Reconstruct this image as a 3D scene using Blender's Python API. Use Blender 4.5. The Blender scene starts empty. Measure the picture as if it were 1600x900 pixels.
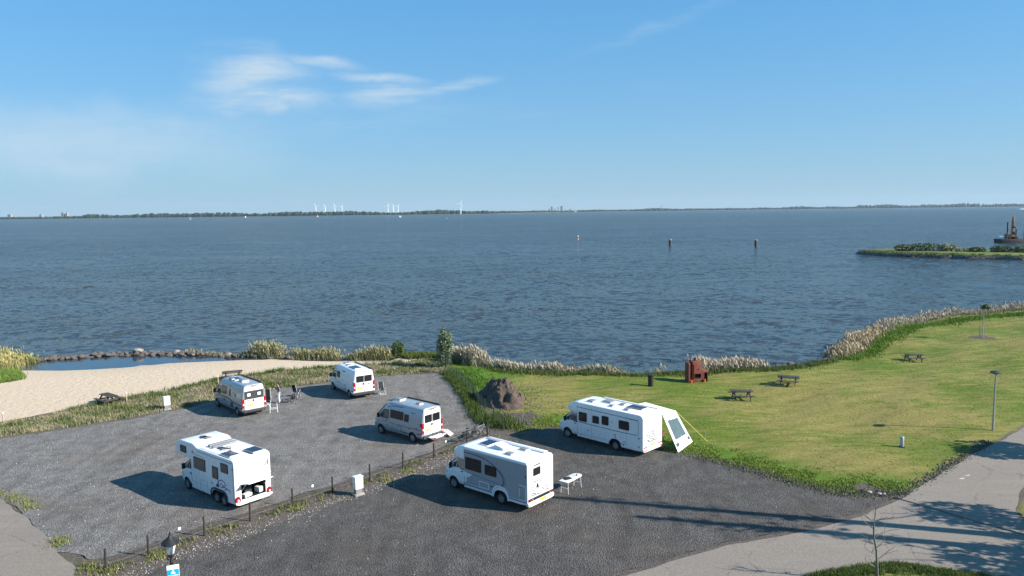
import bpy, bmesh, math, random
import numpy as np
from mathutils import Vector, Matrix, noise as mnoise
from mathutils.geometry import delaunay_2d_cdt
random.seed(7); rng = np.random.default_rng(7)
PI = math.pi; R = math.radians
S = bpy.context.scene
col = S.collection

# ------------------------------------------------------------------ camera, sky, sun, exposure
CAM_H = 16.3
cam = bpy.data.cameras.new('camera'); cam_o = bpy.data.objects.new('camera', cam); col.objects.link(cam_o)
cam.sensor_width = 36; cam.lens = 36*1180/1600; cam.clip_start = .5; cam.clip_end = 60000
_p = R(5.8544); _r = R(0.6589)
_F = Vector((0, math.cos(_p), -math.sin(_p))); _Rr = Vector((1, 0, 0)); _U = _Rr.cross(_F)
_X = _Rr*math.cos(_r)-_U*math.sin(_r); _Y = _Rr*math.sin(_r)+_U*math.cos(_r)
m = Matrix((_X, _Y, -_F)).transposed().to_4x4(); m.translation = (0, 0, CAM_H); cam_o.matrix_world = m
S.camera = cam_o

SUN_EL = R(30); SUN_DIR = R(-14.5)              # direction towards the sun in the ground plane, from +X
sun = bpy.data.lights.new('sun', 'SUN'); sun.energy = 5.0; sun.angle = R(.53); sun.color = (1, .94, .85)
sun_o = bpy.data.objects.new('sun', sun); col.objects.link(sun_o)
sv = Vector((math.cos(SUN_EL)*math.cos(SUN_DIR), math.cos(SUN_EL)*math.sin(SUN_DIR), math.sin(SUN_EL)))
sun_o.rotation_euler = sv.to_track_quat('Z', 'Y').to_euler()
sun_o.location = sv*300

world = bpy.data.worlds.new('World'); S.world = world; world.use_nodes = True
wn = world.node_tree; wn.nodes.clear()
class NT:
    """small helper to write node trees"""
    def __init__(s, t): s.t = t
    def n(s, kind, **kw):
        nd = s.t.nodes.new(kind)
        for k, v in kw.items():
            if k == 'ins':
                for a, b in v.items():
                    sk = nd.inputs[a]
                    if isinstance(b, bpy.types.NodeSocket): s.t.links.new(b, sk)
                    else: sk.default_value = b
            else: setattr(nd, k, v)
        return nd
    def math(s, op, a, b=0., c=None, clamp=False):
        nd = s.n('ShaderNodeMath', operation=op, use_clamp=clamp)
        for i, v in enumerate((a, b) if c is None else (a, b, c)):
            if isinstance(v, bpy.types.NodeSocket): s.t.links.new(v, nd.inputs[i])
            else: nd.inputs[i].default_value = v
        return nd.outputs[0]
    def mix(s, f, a, b, blend='MIX'):
        nd = s.n('ShaderNodeMix', data_type='RGBA', blend_type=blend)
        for i, v in ((0, f), (6, a), (7, b)):
            if isinstance(v, bpy.types.NodeSocket): s.t.links.new(v, nd.inputs[i])
            else: nd.inputs[i].default_value = (v if i == 0 else (*v[:3], 1))
        return nd.outputs[2]
    def noise(s, vec, scale, detail=3, rough=.55, out=0, dist=0):
        nd = s.n('ShaderNodeTexNoise'); s.t.links.new(vec, nd.inputs['Vector'])
        nd.inputs['Scale'].default_value = scale; nd.inputs['Detail'].default_value = detail
        nd.inputs['Roughness'].default_value = rough; nd.inputs['Distortion'].default_value = dist
        return nd.outputs[out]
    def ramp(s, v, a, b, lo=0., hi=1., smooth=True):
        nd = s.n('ShaderNodeMapRange', interpolation_type='SMOOTHSTEP' if smooth else 'LINEAR')
        s.t.links.new(v, nd.inputs[0])
        for i, q in enumerate((a, b, lo, hi)): nd.inputs[i+1].default_value = q
        return nd.outputs[0]
    def mapping(s, vec, loc=(0, 0, 0), rot=(0, 0, 0), scale=(1, 1, 1)):
        nd = s.n('ShaderNodeMapping'); s.t.links.new(vec, nd.inputs[0])
        nd.inputs[1].default_value = loc; nd.inputs[2].default_value = rot; nd.inputs[3].default_value = scale
        return nd.outputs[0]
W = NT(wn)
sky = W.n('ShaderNodeTexSky', sky_type='NISHITA', sun_disc=False, sun_elevation=SUN_EL,
          sun_rotation=PI/2-SUN_DIR, altitude=0, air_density=1.0, dust_density=.35, ozone_density=3.0)
# thin cirrus, laid on the sky dome by direction
tc = W.n('ShaderNodeTexCoord'); d3 = tc.outputs['Generated']
sx = W.n('ShaderNodeSeparateXYZ', ins={0: d3})
az = W.math('ARCTAN2', sx.outputs[0], sx.outputs[1])                 # 0 = straight ahead, radians
el = W.math('ARCSINE', sx.outputs[2])
ae = W.n('ShaderNodeCombineXYZ', ins={0: az, 1: el}).outputs[0]
wisp1 = W.noise(W.mapping(ae, rot=(0, 0, R(-12)), scale=(5, 22, 1)), 1.0, 7, .62, dist=.6)
wisp2 = W.noise(W.mapping(ae, rot=(0, 0, R(8)), scale=(9, 60, 1)), 1.0, 6, .6, dist=.8)
wisp = W.math('ADD', W.math('MULTIPLY', wisp1, .6), W.math('MULTIPLY', wisp2, .4))
def patch(a0, e0, ra, re, rot=0, edge=.5, wb=.08):
    v = W.mapping(ae, loc=(0, 0, 0))
    sub = W.n('ShaderNodeVectorMath', operation='SUBTRACT', ins={0: v, 1: (a0, e0, 0)}).outputs[0]
    wob = W.n('ShaderNodeVectorMath', operation='SCALE', ins={0: W.noise(ae, 9, 4, .6, out=1)}); wob.inputs[3].default_value = wb
    sub = W.n('ShaderNodeVectorMath', operation='ADD', ins={0: sub, 1: wob.outputs[0]}).outputs[0]
    sub = W.n('ShaderNodeVectorMath', operation='SUBTRACT', ins={0: sub, 1: (wb/2, wb/2, 0)}).outputs[0]
    q = W.mapping(sub, rot=(0, 0, 0)); q = W.n('ShaderNodeVectorRotate', rotation_type='Z_AXIS', ins={0: q, 'Angle': -rot}).outputs[0]
    q = W.mapping(q, scale=(1/ra, 1/re, 0))
    L = W.n('ShaderNodeVectorMath', operation='LENGTH', ins={0: q}).outputs['Value']
    return W.ramp(L, 1.0, edge*.3, 0, 1)
def mx(*a):
    r = a[0]
    for q in a[1:]: r = W.math('MAXIMUM', r, q)
    return r
c1 = W.math('MULTIPLY', mx(patch(-.315, .168, .11, .050, R(-6), .0, .06), patch(-.235, .184, .075, .012, R(-5), .0, .03), patch(-.30, .140, .13, .030, 0, .0)), W.ramp(wisp, .36, .60, .10, .80))
c1 = W.math('MAXIMUM', c1, W.math('MULTIPLY', mx(patch(-.165, .166, .085, .010, R(-3), .0, .03), patch(-.075, .158, .085, .011, R(12), .0, .03), patch(-.16, .145, .10, .022, R(4), .0, .04)), W.ramp(wisp, .36, .58, .10, .66)))
c1 = W.math('MAXIMUM', c1, W.math('MULTIPLY', mx(patch(-.20, .120, .30, .035, R(3), .0), patch(.02, .118, .10, .010, R(6), .0, .04), patch(.19, .228, .18, .012, R(17), .0, .04)), W.ramp(wisp, .38, .72, 0, .24)))
c2 = W.math('MULTIPLY', patch(-.50, .085, .27, .062, 0, .0), W.ramp(wisp1, .2, .8, .30, .70))
c3 = W.math('MULTIPLY', W.ramp(W.noise(W.mapping(ae, rot=(0, 0, R(10)), scale=(2.2, 9, 1)), 1, 6, .6), .56, .80, 0, .22), W.ramp(el, .02, .12, 0, 1))
cl = W.math('MINIMUM', W.math('ADD', W.math('ADD', c1, c2), c3), .8)
skyc = W.mix(1.0, sky.outputs[0], (.60, 1.04, 1.36), 'MULTIPLY')
skyc = W.mix(.58, skyc, (.88, 3.75, 7.1))
low = W.math('MULTIPLY', W.math('POWER', 2.718, W.math('MULTIPLY', W.math('ABSOLUTE', el), -8.)), .85)   # pale air towards the horizon, all the way round
skyc = W.mix(low, skyc, (3.7, 5.05, 5.9))
skyc = W.mix(cl, skyc, (5.4, 6.4, 7.2))
bg = W.n('ShaderNodeBackground', ins={0: skyc, 1: .060})
W.t.links.new(bg.outputs[0], W.n('ShaderNodeOutputWorld').inputs[0])

S.view_settings.view_transform = 'Standard'; S.view_settings.look = 'None'
S.view_settings.exposure = 0.98; S.view_settings.gamma = 1; S.view_settings.use_curve_mapping = False
S.cycles.max_bounces = 6; S.cycles.volume_bounces = 0

# ------------------------------------------------------------------ mesh helpers
def lin(h):
    h = h.lstrip('#'); v = [int(h[i:i+2], 16)/255 for i in (0, 2, 4)]
    return tuple(x/12.92 if x <= .04045 else ((x+.055)/1.055)**2.4 for x in v)
MATS = {}
def M(name, c, rough=.5, metal=0., var=.12, scale=4., bump=0., bscale=None, spec=.5, coat=0., attr=False, alpha=1., trans=0.):
    if name in MATS: return MATS[name]
    mt = bpy.data.materials.new(name); mt.use_nodes = True; t = NT(mt.node_tree)
    b = mt.node_tree.nodes['Principled BSDF']
    tc = t.n('ShaderNodeTexCoord').outputs['Object']
    if isinstance(scale, tuple): n1 = t.noise(t.mapping(tc, scale=scale), 3., 5, .65); scale = scale[0]
    else: n1 = t.noise(tc, scale, 4, .6)
    if attr:
        c0 = t.n('ShaderNodeVertexColor', layer_name='Col').outputs[0]
    else: c0 = None
    f = t.ramp(n1, .25, .75, 1-var, 1+var, False)
    g = t.n('ShaderNodeCombineColor', ins={0: f, 1: f, 2: f}).outputs[0]
    cc = t.mix(1., c0 if c0 else c, g, 'MULTIPLY'); t.t.links.new(cc, b.inputs['Base Color'])
    b.inputs['Metallic'].default_value = metal; b.inputs['Specular IOR Level'].default_value = spec
    b.inputs['Coat Weight'].default_value = coat; b.inputs['Alpha'].default_value = alpha
    b.inputs['Transmission Weight'].default_value = trans
    rr = t.ramp(t.noise(tc, scale*2.7, 3), .3, .7, max(.02, rough-.08), min(1, rough+.08), False); t.t.links.new(rr, b.inputs['Roughness'])
    if bump:
        bn = t.n('ShaderNodeBump', ins={'Height': t.noise(tc, bscale or scale*6, 4, .6), 'Strength': 1., 'Distance': bump})
        t.t.links.new(bn.outputs[0], b.inputs['Normal'])
    MATS[name] = mt; return mt

class MB:
    def __init__(s): s.v = []; s.f = []; s.c = []; s.cur = None
    def add(s, vs, fs):
        o = len(s.v); s.v += [tuple(p) for p in vs]; s.f += [tuple(i+o for i in f) for f in fs]
        if s.cur is not None: s.c += [s.cur]*len(fs)
        return s
    def box(s, c, d, rz=0., M4=None):
        x, y, z = d[0]/2, d[1]/2, d[2]/2
        vs = [Vector((a*x, b*y, e*z)) for a in (-1, 1) for b in (-1, 1) for e in (-1, 1)]
        mt = Matrix.Translation(c) @ (M4 or Matrix.Rotation(rz, 4, 'Z'))
        return s.add([mt @ v for v in vs], [(0, 1, 3, 2), (4, 6, 7, 5), (0, 4, 5, 1), (2, 3, 7, 6), (0, 2, 6, 4), (1, 5, 7, 3)])
    def bar(s, a, b, w, h=None):
        a, b = Vector(a), Vector(b); d = b-a
        q = d.to_track_quat('X', 'Z').to_matrix().to_4x4()
        return s.box((a+b)/2, (d.length, w, h or w), M4=q)
    def tube(s, pts, r, n=8, cap=True):
        pts = [Vector(p) for p in pts]; rs = r if isinstance(r, (list, tuple)) else [r]*len(pts); vs = []; fs = []
        for i, p in enumerate(pts):
            d = (pts[min(i+1, len(pts)-1)]-pts[max(i-1, 0)]).normalized()
            u = d.orthogonal().normalized() if i == 0 else (u-d*u.dot(d)).normalized()
            w = d.cross(u)
            vs += [p+(u*math.cos(2*PI*k/n)+w*math.sin(2*PI*k/n))*rs[i] for k in range(n)]
        for i in range(len(pts)-1):
            fs += [(i*n+k, i*n+(k+1) % n, (i+1)*n+(k+1) % n, (i+1)*n+k) for k in range(n)]
        if cap: fs += [tuple(range(n))[::-1], tuple((len(pts)-1)*n+k for k in range(n))]
        return s.add(vs, fs)
    def lathe(s, prof, n=16, c=(0, 0, 0), axis='Z', cap=True):
        vs = []; fs = []; L = len(prof); c = Vector(c)
        for (r, z) in prof:
            for k in range(n):
                a = 2*PI*k/n; p = (r*math.cos(a), r*math.sin(a), z)
                if axis == 'Y': p = (p[0], p[2], -p[1])
                elif axis == 'X': p = (p[2], p[1], -p[0])
                vs.append(c+Vector(p))
        for i in range(L-1): fs += [(i*n+k, i*n+(k+1) % n, (i+1)*n+(k+1) % n, (i+1)*n+k) for k in range(n)]
        if cap: fs += [tuple(range(n))[::-1], tuple((L-1)*n+k for k in range(n))]
        return s.add(vs, fs)
    def prism(s, poly, y0, y1, axis='Y'):
        n = len(poly)
        def P(p, y): return (p[0], y, p[1]) if axis == 'Y' else ((y, p[0], p[1]) if axis == 'X' else (p[0], p[1], y))
        vs = [P(p, y0) for p in poly]+[P(p, y1) for p in poly]
        return s.add(vs, [tuple(range(n)), tuple(range(2*n-1, n-1, -1))]+[(i, (i+1) % n+0, (i+1) % n+n, i+n) for i in range(n)])
    def loft(s, rings, cap=True):
        n = len(rings[0]); vs = [p for r in rings for p in r]; fs = []
        for i in range(len(rings)-1): fs += [(i*n+k, i*n+(k+1) % n, (i+1)*n+(k+1) % n, (i+1)*n+k) for k in range(n)]
        if cap: fs += [tuple(range(n))[::-1], tuple((len(rings)-1)*n+k for k in range(n))]
        return s.add(vs, fs)
    def mesh(s, name, bev=0., seg=2, smooth=True, ang=38, fixn=True):
        me = bpy.data.meshes.new(name); me.from_pydata(s.v, [], s.f)
        if fixn or bev:
            bm = bmesh.new(); bm.from_mesh(me)
            if fixn: bmesh.ops.recalc_face_normals(bm, faces=bm.faces)
            if bev:
                es = [e for e in bm.edges if e.is_manifold and e.calc_face_angle(0) > R(38)]
                bmesh.ops.bevel(bm, geom=es, offset=bev, segments=seg, profile=.6, affect='EDGES', clamp_overlap=True)
            bm.to_mesh(me); bm.free()
        if s.c:
            at = me.color_attributes.new('Col', 'FLOAT_COLOR', 'CORNER')
            arr = np.ones((len(me.loops), 4), 'f'); cs = np.array(s.c, 'f')
            tot = np.array([len(f) for f in s.f]); arr[:, :3] = np.repeat(cs, tot, axis=0); at.data.foreach_set('color', arr.ravel())
        if smooth:
            me.polygons.foreach_set('use_smooth', [True]*len(me.polygons)); me.set_sharp_from_angle(angle=R(ang))
        return me
    def build(s, name, mat, parent=None, **kw):
        return place(name, s.mesh(name, **kw), mat, parent)
def place(name, me, mat, parent=None, loc=None):
    if mat and not me.materials: me.materials.append(mat)
    o = bpy.data.objects.new(name, me); col.objects.link(o); o.parent = parent
    if loc: o.location = loc
    return o
def tag(o, label=None, cat=None, group=None, kind=None):
    for k, v in (('label', label), ('category', cat), ('group', group), ('kind', kind)):
        if v: o[k] = v
    return o
def thing(name, label, cat, loc=(0, 0, 0), rz=0., group=None):
    o = bpy.data.objects.new(name, None); col.objects.link(o); o.location = loc; o.rotation_euler = (0, 0, rz); o.empty_display_size = .2
    return tag(o, label, cat, group)
def copy_tree(o, parent=None):
    c = o.copy(); col.objects.link(c); c.parent = parent
    for ch in list(o.children): copy_tree(ch, c)
    return c
def text(name, s, size, mat, parent, mtx, ext=.002):
    cu = bpy.data.curves.new(name, 'FONT'); cu.body = s; cu.size = size; cu.extrude = ext; cu.align_x = 'CENTER'; cu.align_y = 'CENTER'
    t = bpy.data.objects.new(name, cu); col.objects.link(t); dg = bpy.context.evaluated_depsgraph_get()
    me = bpy.data.meshes.new_from_object(t.evaluated_get(dg)); bpy.data.objects.remove(t)
    me.materials.clear(); o = place(name, me, mat, parent); o.matrix_local = mtx
    return o
def cut(o, cutters, mat=None):
    """boolean the cutter meshes out of o; the cut faces take mat"""
    tmp = []
    for mb in cutters:
        c = mb.build('cutter', mat, o.parent); tmp.append(c)
        md = o.modifiers.new('b', 'BOOLEAN'); md.object = c; md.operation = 'DIFFERENCE'; md.solver = 'EXACT'; md.material_mode = 'TRANSFER'
    dg = bpy.context.evaluated_depsgraph_get(); dg.update()
    me = bpy.data.meshes.new_from_object(o.evaluated_get(dg)); o.modifiers.clear(); o.data = me
    for c in tmp: bpy.data.objects.remove(c)
    me.set_sharp_from_angle(angle=R(38)); return o
def rrect(x0, x1, z0, z1, r=.05, n=3):
    out = []
    for cx, cz, a0 in ((x1-r, z0+r, -90), (x1-r, z1-r, 0), (x0+r, z1-r, 90), (x0+r, z0+r, 180)):
        for k in range(n+1):
            a = R(a0+90*k/n); out.append((cx+r*math.cos(a), cz+r*math.sin(a)))
    return out
def ribbon(pts, w):
    """closed outline of a strip of width w along 2-d pts"""
    A = []; B = []
    for i, p in enumerate(pts):
        a = Vector(pts[max(i-1, 0)]); b = Vector(pts[min(i+1, len(pts)-1)]); d = (b-a).normalized(); q = Vector((-d.y, d.x))*w/2
        A.append(tuple(Vector(p)+q)); B.append(tuple(Vector(p)-q))
    return A, B

# ------------------------------------------------------------------ the lie of the land
WATER = -.9
SHX = [-400, -120, -80, -66, -60, -56.5, -55.6, -50.4, -45.1, -39.1, -30.3, -20.9, -16, -12, -8.6, -4.5, 0, 4, 8.5, 13.1, 17.5, 21, 25.7, 28.8, 34.1, 40.3, 47, 55.4, 62.5, 72, 84.7, 110, 200, 400]
SHY = [80, 86, 90, 91, 90, 87.5, 83.8, 83.4, 84.3, 87.2, 88.5, 86.9, 87.0, 87.6, 87.6, 84.2, 80.1, 78.6, 77.1, 76.3, 77.8, 78.3, 78.6, 79.9, 82.7, 92.3, 101.6, 111.7, 115.9, 120.3, 124, 131, 150, 180]
def seg_dist(P, poly, closed=True):
    P = np.asarray(P, float); D = np.full(len(P), 1e9); n = len(poly)
    for i in range(n if closed else n-1):
        a = np.array(poly[i], float); b = np.array(poly[(i+1) % n], float); ab = b-a
        t = np.clip(((P-a) @ ab)/(ab @ ab+1e-12), 0, 1)[:, None]
        D = np.minimum(D, np.linalg.norm(P-(a+t*ab), axis=1))
    return D
def inside(P, poly):
    P = np.asarray(P, float); r = np.zeros(len(P), bool); n = len(poly); x, y = P[:, 0], P[:, 1]
    for i in range(n):
        (x0, y0), (x1, y1) = poly[i], poly[(i+1) % n]
        if y0 == y1: continue
        c = ((y0 > y) != (y1 > y)) & (x < (x1-x0)*(y-y0)/(y1-y0)+x0); r ^= c
    return r
def sstep(a, b, x): t = np.clip((x-a)/(b-a), 0, 1); return t*t*(3-2*t)
SHORE = list(zip(SHX, SHY))
def shore_d(P):
    P = np.asarray(P, float); d = seg_dist(P, SHORE, False); s = np.where(np.interp(P[:, 0], SHX, SHY) > P[:, 1], 1, -1)
    return d*s
GRAVEL = [(-37.8, 54.2), (-34.5, 56.5), (-30.9, 59.2), (-27.3, 62.9), (-25.8, 65.2), (-21.6, 69.3), (-17.4, 71.7), (-12.9, 74), (-7.9, 75.3), (-6.4, 73.1), (-4.6, 66), (-3.6, 61.5), (-2.4, 57.6), (-2.6, 54.8), (-3.9, 53), (-6.0, 49.7), (-7.7, 47.9), (-11.2, 43.7), (-14.7, 39.9), (-16.6, 38.1), (-18.2, 36), (-19.8, 34.4), (-22.2, 35.2), (-23.9, 37), (-26.2, 39.3), (-28.4, 41.3), (-29.9, 42.4), (-34, 45.5), (-60, 50), (-60, 56), (-44, 51)]
DARK = [(-21, 25.5), (-18.5, 30), (-16.6, 33.4), (-14.6, 36.2), (-11.0, 40.1), (-7.4, 44), (-3.9, 47.9), (-1.3, 51.6), (-0.1, 53.2), (1.3, 54.9), (3.3, 55.5), (6.8, 52.9), (11.7, 48.3), (12.7, 47.3), (14.6, 45.5), (16.2, 43.3), (18.1, 41.5), (19.8, 40.6), (21.6, 41.2), (18.7, 39.1), (16.5, 37.9), (13.8, 36.7), (10.2, 35.5), (7.1, 33.9), (4.4, 32.3), (1, 30), (-4, 25), (-14, 20)]
PATH = [(4.4, 31.9), (7.1, 33.5), (10.2, 35.1), (13.8, 36.3), (16.5, 37.5), (18.7, 38.7), (21.6, 40.8), (24.4, 43.2), (27.5, 45.9), (31, 48.9), (34.5, 51.6), (37.5, 54.2), (60, 72), (75, 83), (79, 78), (64, 67), (45, 54), (36, 47.3), (29.6, 42.5), (28, 40.6), (26.7, 38.8), (26.3, 37.6), (27.5, 36), (32, 35), (60, 32), (60, 27.5), (30, 30), (24, 31), (21.3, 31.9), (19.9, 32.3), (18.8, 32.8), (17.5, 33.3), (16, 33.1), (14.3, 32.6), (12.9, 32.1), (10, 29), (6, 22), (3, 10), (-8, 10), (-6, 20), (-3, 25.5), (1, 29.6)]
LPATH = [(-29.9, 42.4), (-28.4, 41.3), (-26.2, 39.3), (-23.9, 37), (-22.2, 35.2), (-20.4, 33.6), (-19.6, 32), (-19.8, 29), (-22, 25), (-26, 15), (-45, 15), (-50, 38), (-50, 47.5), (-34, 45.3)]
BEACH = [(-40.9, 58.7), (-37.7, 62.1), (-36.1, 65.0), (-32.6, 68.3), (-29.1, 73.2), (-24.7, 77.1), (-20.4, 78.5), (-11.2, 81.0), (-10.6, 82.6), (-12.5, 85.5), (-15.5, 88.3), (-21, 88.9), (-30, 90.2), (-39, 90), (-45, 88), (-55, 87), (-56.4, 84), (-53.5, 80.5), (-51, 77.5), (-49, 74.5), (-52, 70), (-62, 60), (-60, 53), (-46, 52)]
FLAT = (GRAVEL, DARK, PATH, LPATH)
def terrain(P):
    P = np.asarray(P, float); d = shore_d(P); L = np.where(P[:, 0] < -13, 10., 3.6)
    z = np.where(d > 0, WATER*(1-sstep(0, 1, d/L*.72+.14)+.055)+.0, WATER+d*.28)
    z = np.where(d > 0, np.minimum(0, WATER+ (-WATER)*sstep(-.3, 1, d/L)+(-.19)*(1-sstep(0, .4, d/L))), z); z = np.maximum(z, -3)
    near = np.full(len(P), 1e9)
    for pl in FLAT: near = np.minimum(near, np.where(inside(P, pl), 0, seg_dist(P, pl)))
    k = sstep(.3, 7, near)*sstep(1, 6, d)*(P[:, 0] > -8)
    x, y = P[:, 0], P[:, 1]
    und = .16*np.sin(x*.17+1)*np.sin(y*.13+.4)+.10*np.sin(x*.41+y*.23)+.05*np.sin(x*.9-y*.7+2)+.08
    return z+k*und
def T1(x, y): return float(terrain([(x, y)])[0])

def attr_float(me, name, v):
    a = me.attributes.new(name, 'FLOAT', 'POINT'); a.data.foreach_set('value', np.asarray(v, 'f'))
def rough_outline(poly, step=.5, amp=.25, seed=0):
    out = []; n = len(poly)
    for i in range(n):
        a = Vector(poly[i]); b = Vector(poly[(i+1) % n]); k = max(1, int((b-a).length/step)) if (b-a).length < 16 else max(1, int((b-a).length/3))
        for j in range(k):
            p = a.lerp(b, j/k); q = Vector((p.x*.55, p.y*.55, seed*7.3)); q2 = Vector((p.x*1.7, p.y*1.7, seed*3.1))
            dx = mnoise.noise(q)*amp+mnoise.noise(q2)*amp*.6; dy = mnoise.noise(q+Vector((31, 5, 2)))*amp+mnoise.noise(q2+Vector((9, 5, 2)))*amp*.6
            out.append((p.x+dx, p.y+dy))
    return out
def sheet(name, poly, off, mat, amp=.25, grid=1.5, seed=0):
    pl = rough_outline(poly, .5, amp, seed); P = np.array(pl)
    gx, gy = np.meshgrid(np.arange(P[:, 0].min(), P[:, 0].max(), grid), np.arange(P[:, 1].min(), P[:, 1].max(), grid))
    G = np.c_[gx.ravel(), gy.ravel()]+rng.uniform(-.2, .2, (gx.size, 2)); G = G[inside(G, pl) & (seg_dist(G, pl) > .4)]
    V = [Vector(p) for p in pl]+[Vector(p) for p in G]; n = len(pl)
    r = delaunay_2d_cdt(V, [], [list(range(n))], 1, 1e-5)
    XY = np.array([(v.x, v.y) for v in r[0]]); Z = terrain(XY)+off
    mb = MB(); mb.add(np.c_[XY, Z].tolist(), [tuple(f) for f in r[2]])
    me = mb.mesh(name, fixn=False, ang=180)
    if me.polygons[0].normal.z < 0: me.flip_normals()
    return tag(place(name, me, mat), kind='structure')

# ---- ground materials
def ground_mat(name, fn):
    mt = bpy.data.materials.new(name); mt.use_nodes = True; t = NT(mt.node_tree); b = mt.node_tree.nodes['Principled BSDF']
    tc = t.n('ShaderNodeTexCoord').outputs['Object']; c, rough, h, dist = fn(t, tc)
    t.t.links.new(c, b.inputs['Base Color'])
    b.inputs['Roughness'].default_value = rough; b.inputs['Specular IOR Level'].default_value = .25
    if h: t.t.links.new(t.n('ShaderNodeBump', ins={'Height': h, 'Distance': dist, 'Strength': 1.}).outputs[0], b.inputs['Normal'])
    return mt
def f_gravel(base, lo, hi, warm, speck=.5):
    def fn(t, tc):
        v = t.n('ShaderNodeTexVoronoi', feature='F1', ins={'Vector': tc, 'Scale': 15.}); cell = v.outputs['Color']
        g = t.n('ShaderNodeSeparateColor', ins={0: cell}).outputs[0]
        fine = t.noise(tc, 9, 5, .7); big = t.noise(tc, .16, 4, .6); mid = t.noise(tc, .9, 4, .65)
        wv = t.n('ShaderNodeVectorMath', operation='SCALE', ins={0: t.noise(tc, .05, 2, out=1)}); wv.inputs[3].default_value = 9.; tv = t.n('ShaderNodeVectorMath', operation='ADD', ins={0: tc, 1: wv.outputs[0]}).outputs[0]
        track = t.math('ADD', t.math('MULTIPLY', t.noise(t.mapping(tv, rot=(0, 0, R(48)), scale=(1.3, .06, 1)), 1, 3), .5), t.math('MULTIPLY', t.noise(t.mapping(tv, rot=(0, 0, R(-35)), scale=(1.1, .07, 1)), 1, 3), .5))
        c = t.mix(t.ramp(fine, .32, .68), lo, hi)
        c = t.mix(t.math('MULTIPLY', t.ramp(g, .55, .95), speck), c, tuple(min(1, x*2.3) for x in hi))
        c = t.mix(t.math('MULTIPLY', t.ramp(big, .45, .68), .55), c, warm)
        k = t.math('ADD', t.ramp(mid, .25, .75, .66, 1.26, False), t.ramp(track, .36, .64, -.16, .16, False))
        k3 = t.n('ShaderNodeCombineColor', ins={0: k, 1: k, 2: k}).outputs[0]
        return t.mix(1., c, k3, 'MULTIPLY'), .95, t.math('ADD', v.outputs['Distance'], fine), .05
    return fn
m_gravel = ground_mat('gravel', f_gravel(0, (.102, .095, .089), (.196, .183, .170), (.150, .124, .105), .26))
m_dark = ground_mat('dark_gravel', f_gravel(0, (.049, .0455, .0425), (.100, .0915, .084), (.092, .076, .064), .22))
def f_path(t, tc):
    fine = t.noise(tc, 9, 5, .7); big = t.noise(tc, .25, 5, .6); mid = t.noise(tc, 1.3, 5, .6)
    c = t.mix(t.ramp(fine, .3, .7), (.175, .149, .124), (.245, .213, .178)); c = t.mix(t.math('MULTIPLY', t.ramp(big, .4, .65), .5), c, (.20, .165, .148))
    c = t.mix(t.math('MULTIPLY', t.ramp(mid, .55, .8), .5), c, (.125, .118, .11))
    wv = t.n('ShaderNodeVectorMath', operation='ADD', ins={0: tc, 1: t.noise(tc, .8, 4, .6, out=1)}).outputs[0]
    vo = t.n('ShaderNodeTexVoronoi', feature='DISTANCE_TO_EDGE', ins={'Vector': wv, 'Scale': .22}).outputs[0]
    c = t.mix(t.math('MULTIPLY', t.ramp(vo, .002, .007, .45, 0), t.ramp(big, .35, .5)), c, (.06, .056, .052))
    st = t.noise(t.mapping(tc, rot=(0, 0, R(-40)), scale=(.16, .9, 1)), 1, 4, .6)
    c = t.mix(t.ramp(st, .5, .75, 0, .45), c, (.27, .24, .205)); c = t.mix(t.ramp(st, .2, .42, .4, 0), c, (.13, .12, .11))
    return c, .92, fine, .015
m_path = ground_mat('path_asphalt', f_path)
def f_sand(t, tc):
    fine = t.noise(tc, 5, 6, .75); big = t.noise(tc, .22, 4, .6); foot = t.noise(tc, 1.8, 3, .6)
    c = t.mix(t.ramp(fine, .3, .7), (.47, .36, .255), (.58, .46, .34)); c = t.mix(t.math('MULTIPLY', t.ramp(big, .4, .7), .6), c, (.51, .41, .28))
    z = t.n('ShaderNodeSeparateXYZ', ins={0: tc}).outputs[2]
    wet = t.ramp(t.math('ADD', z, t.math('MULTIPLY', big, .12)), WATER+.02, WATER+.16, 1, 0)
    c = t.mix(wet, c, (.19, .15, .105))
    return c, .95, t.math('ADD', fine, t.math('MULTIPLY', foot, 2.)), .06
m_sand = ground_mat('sand', f_sand)
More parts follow.
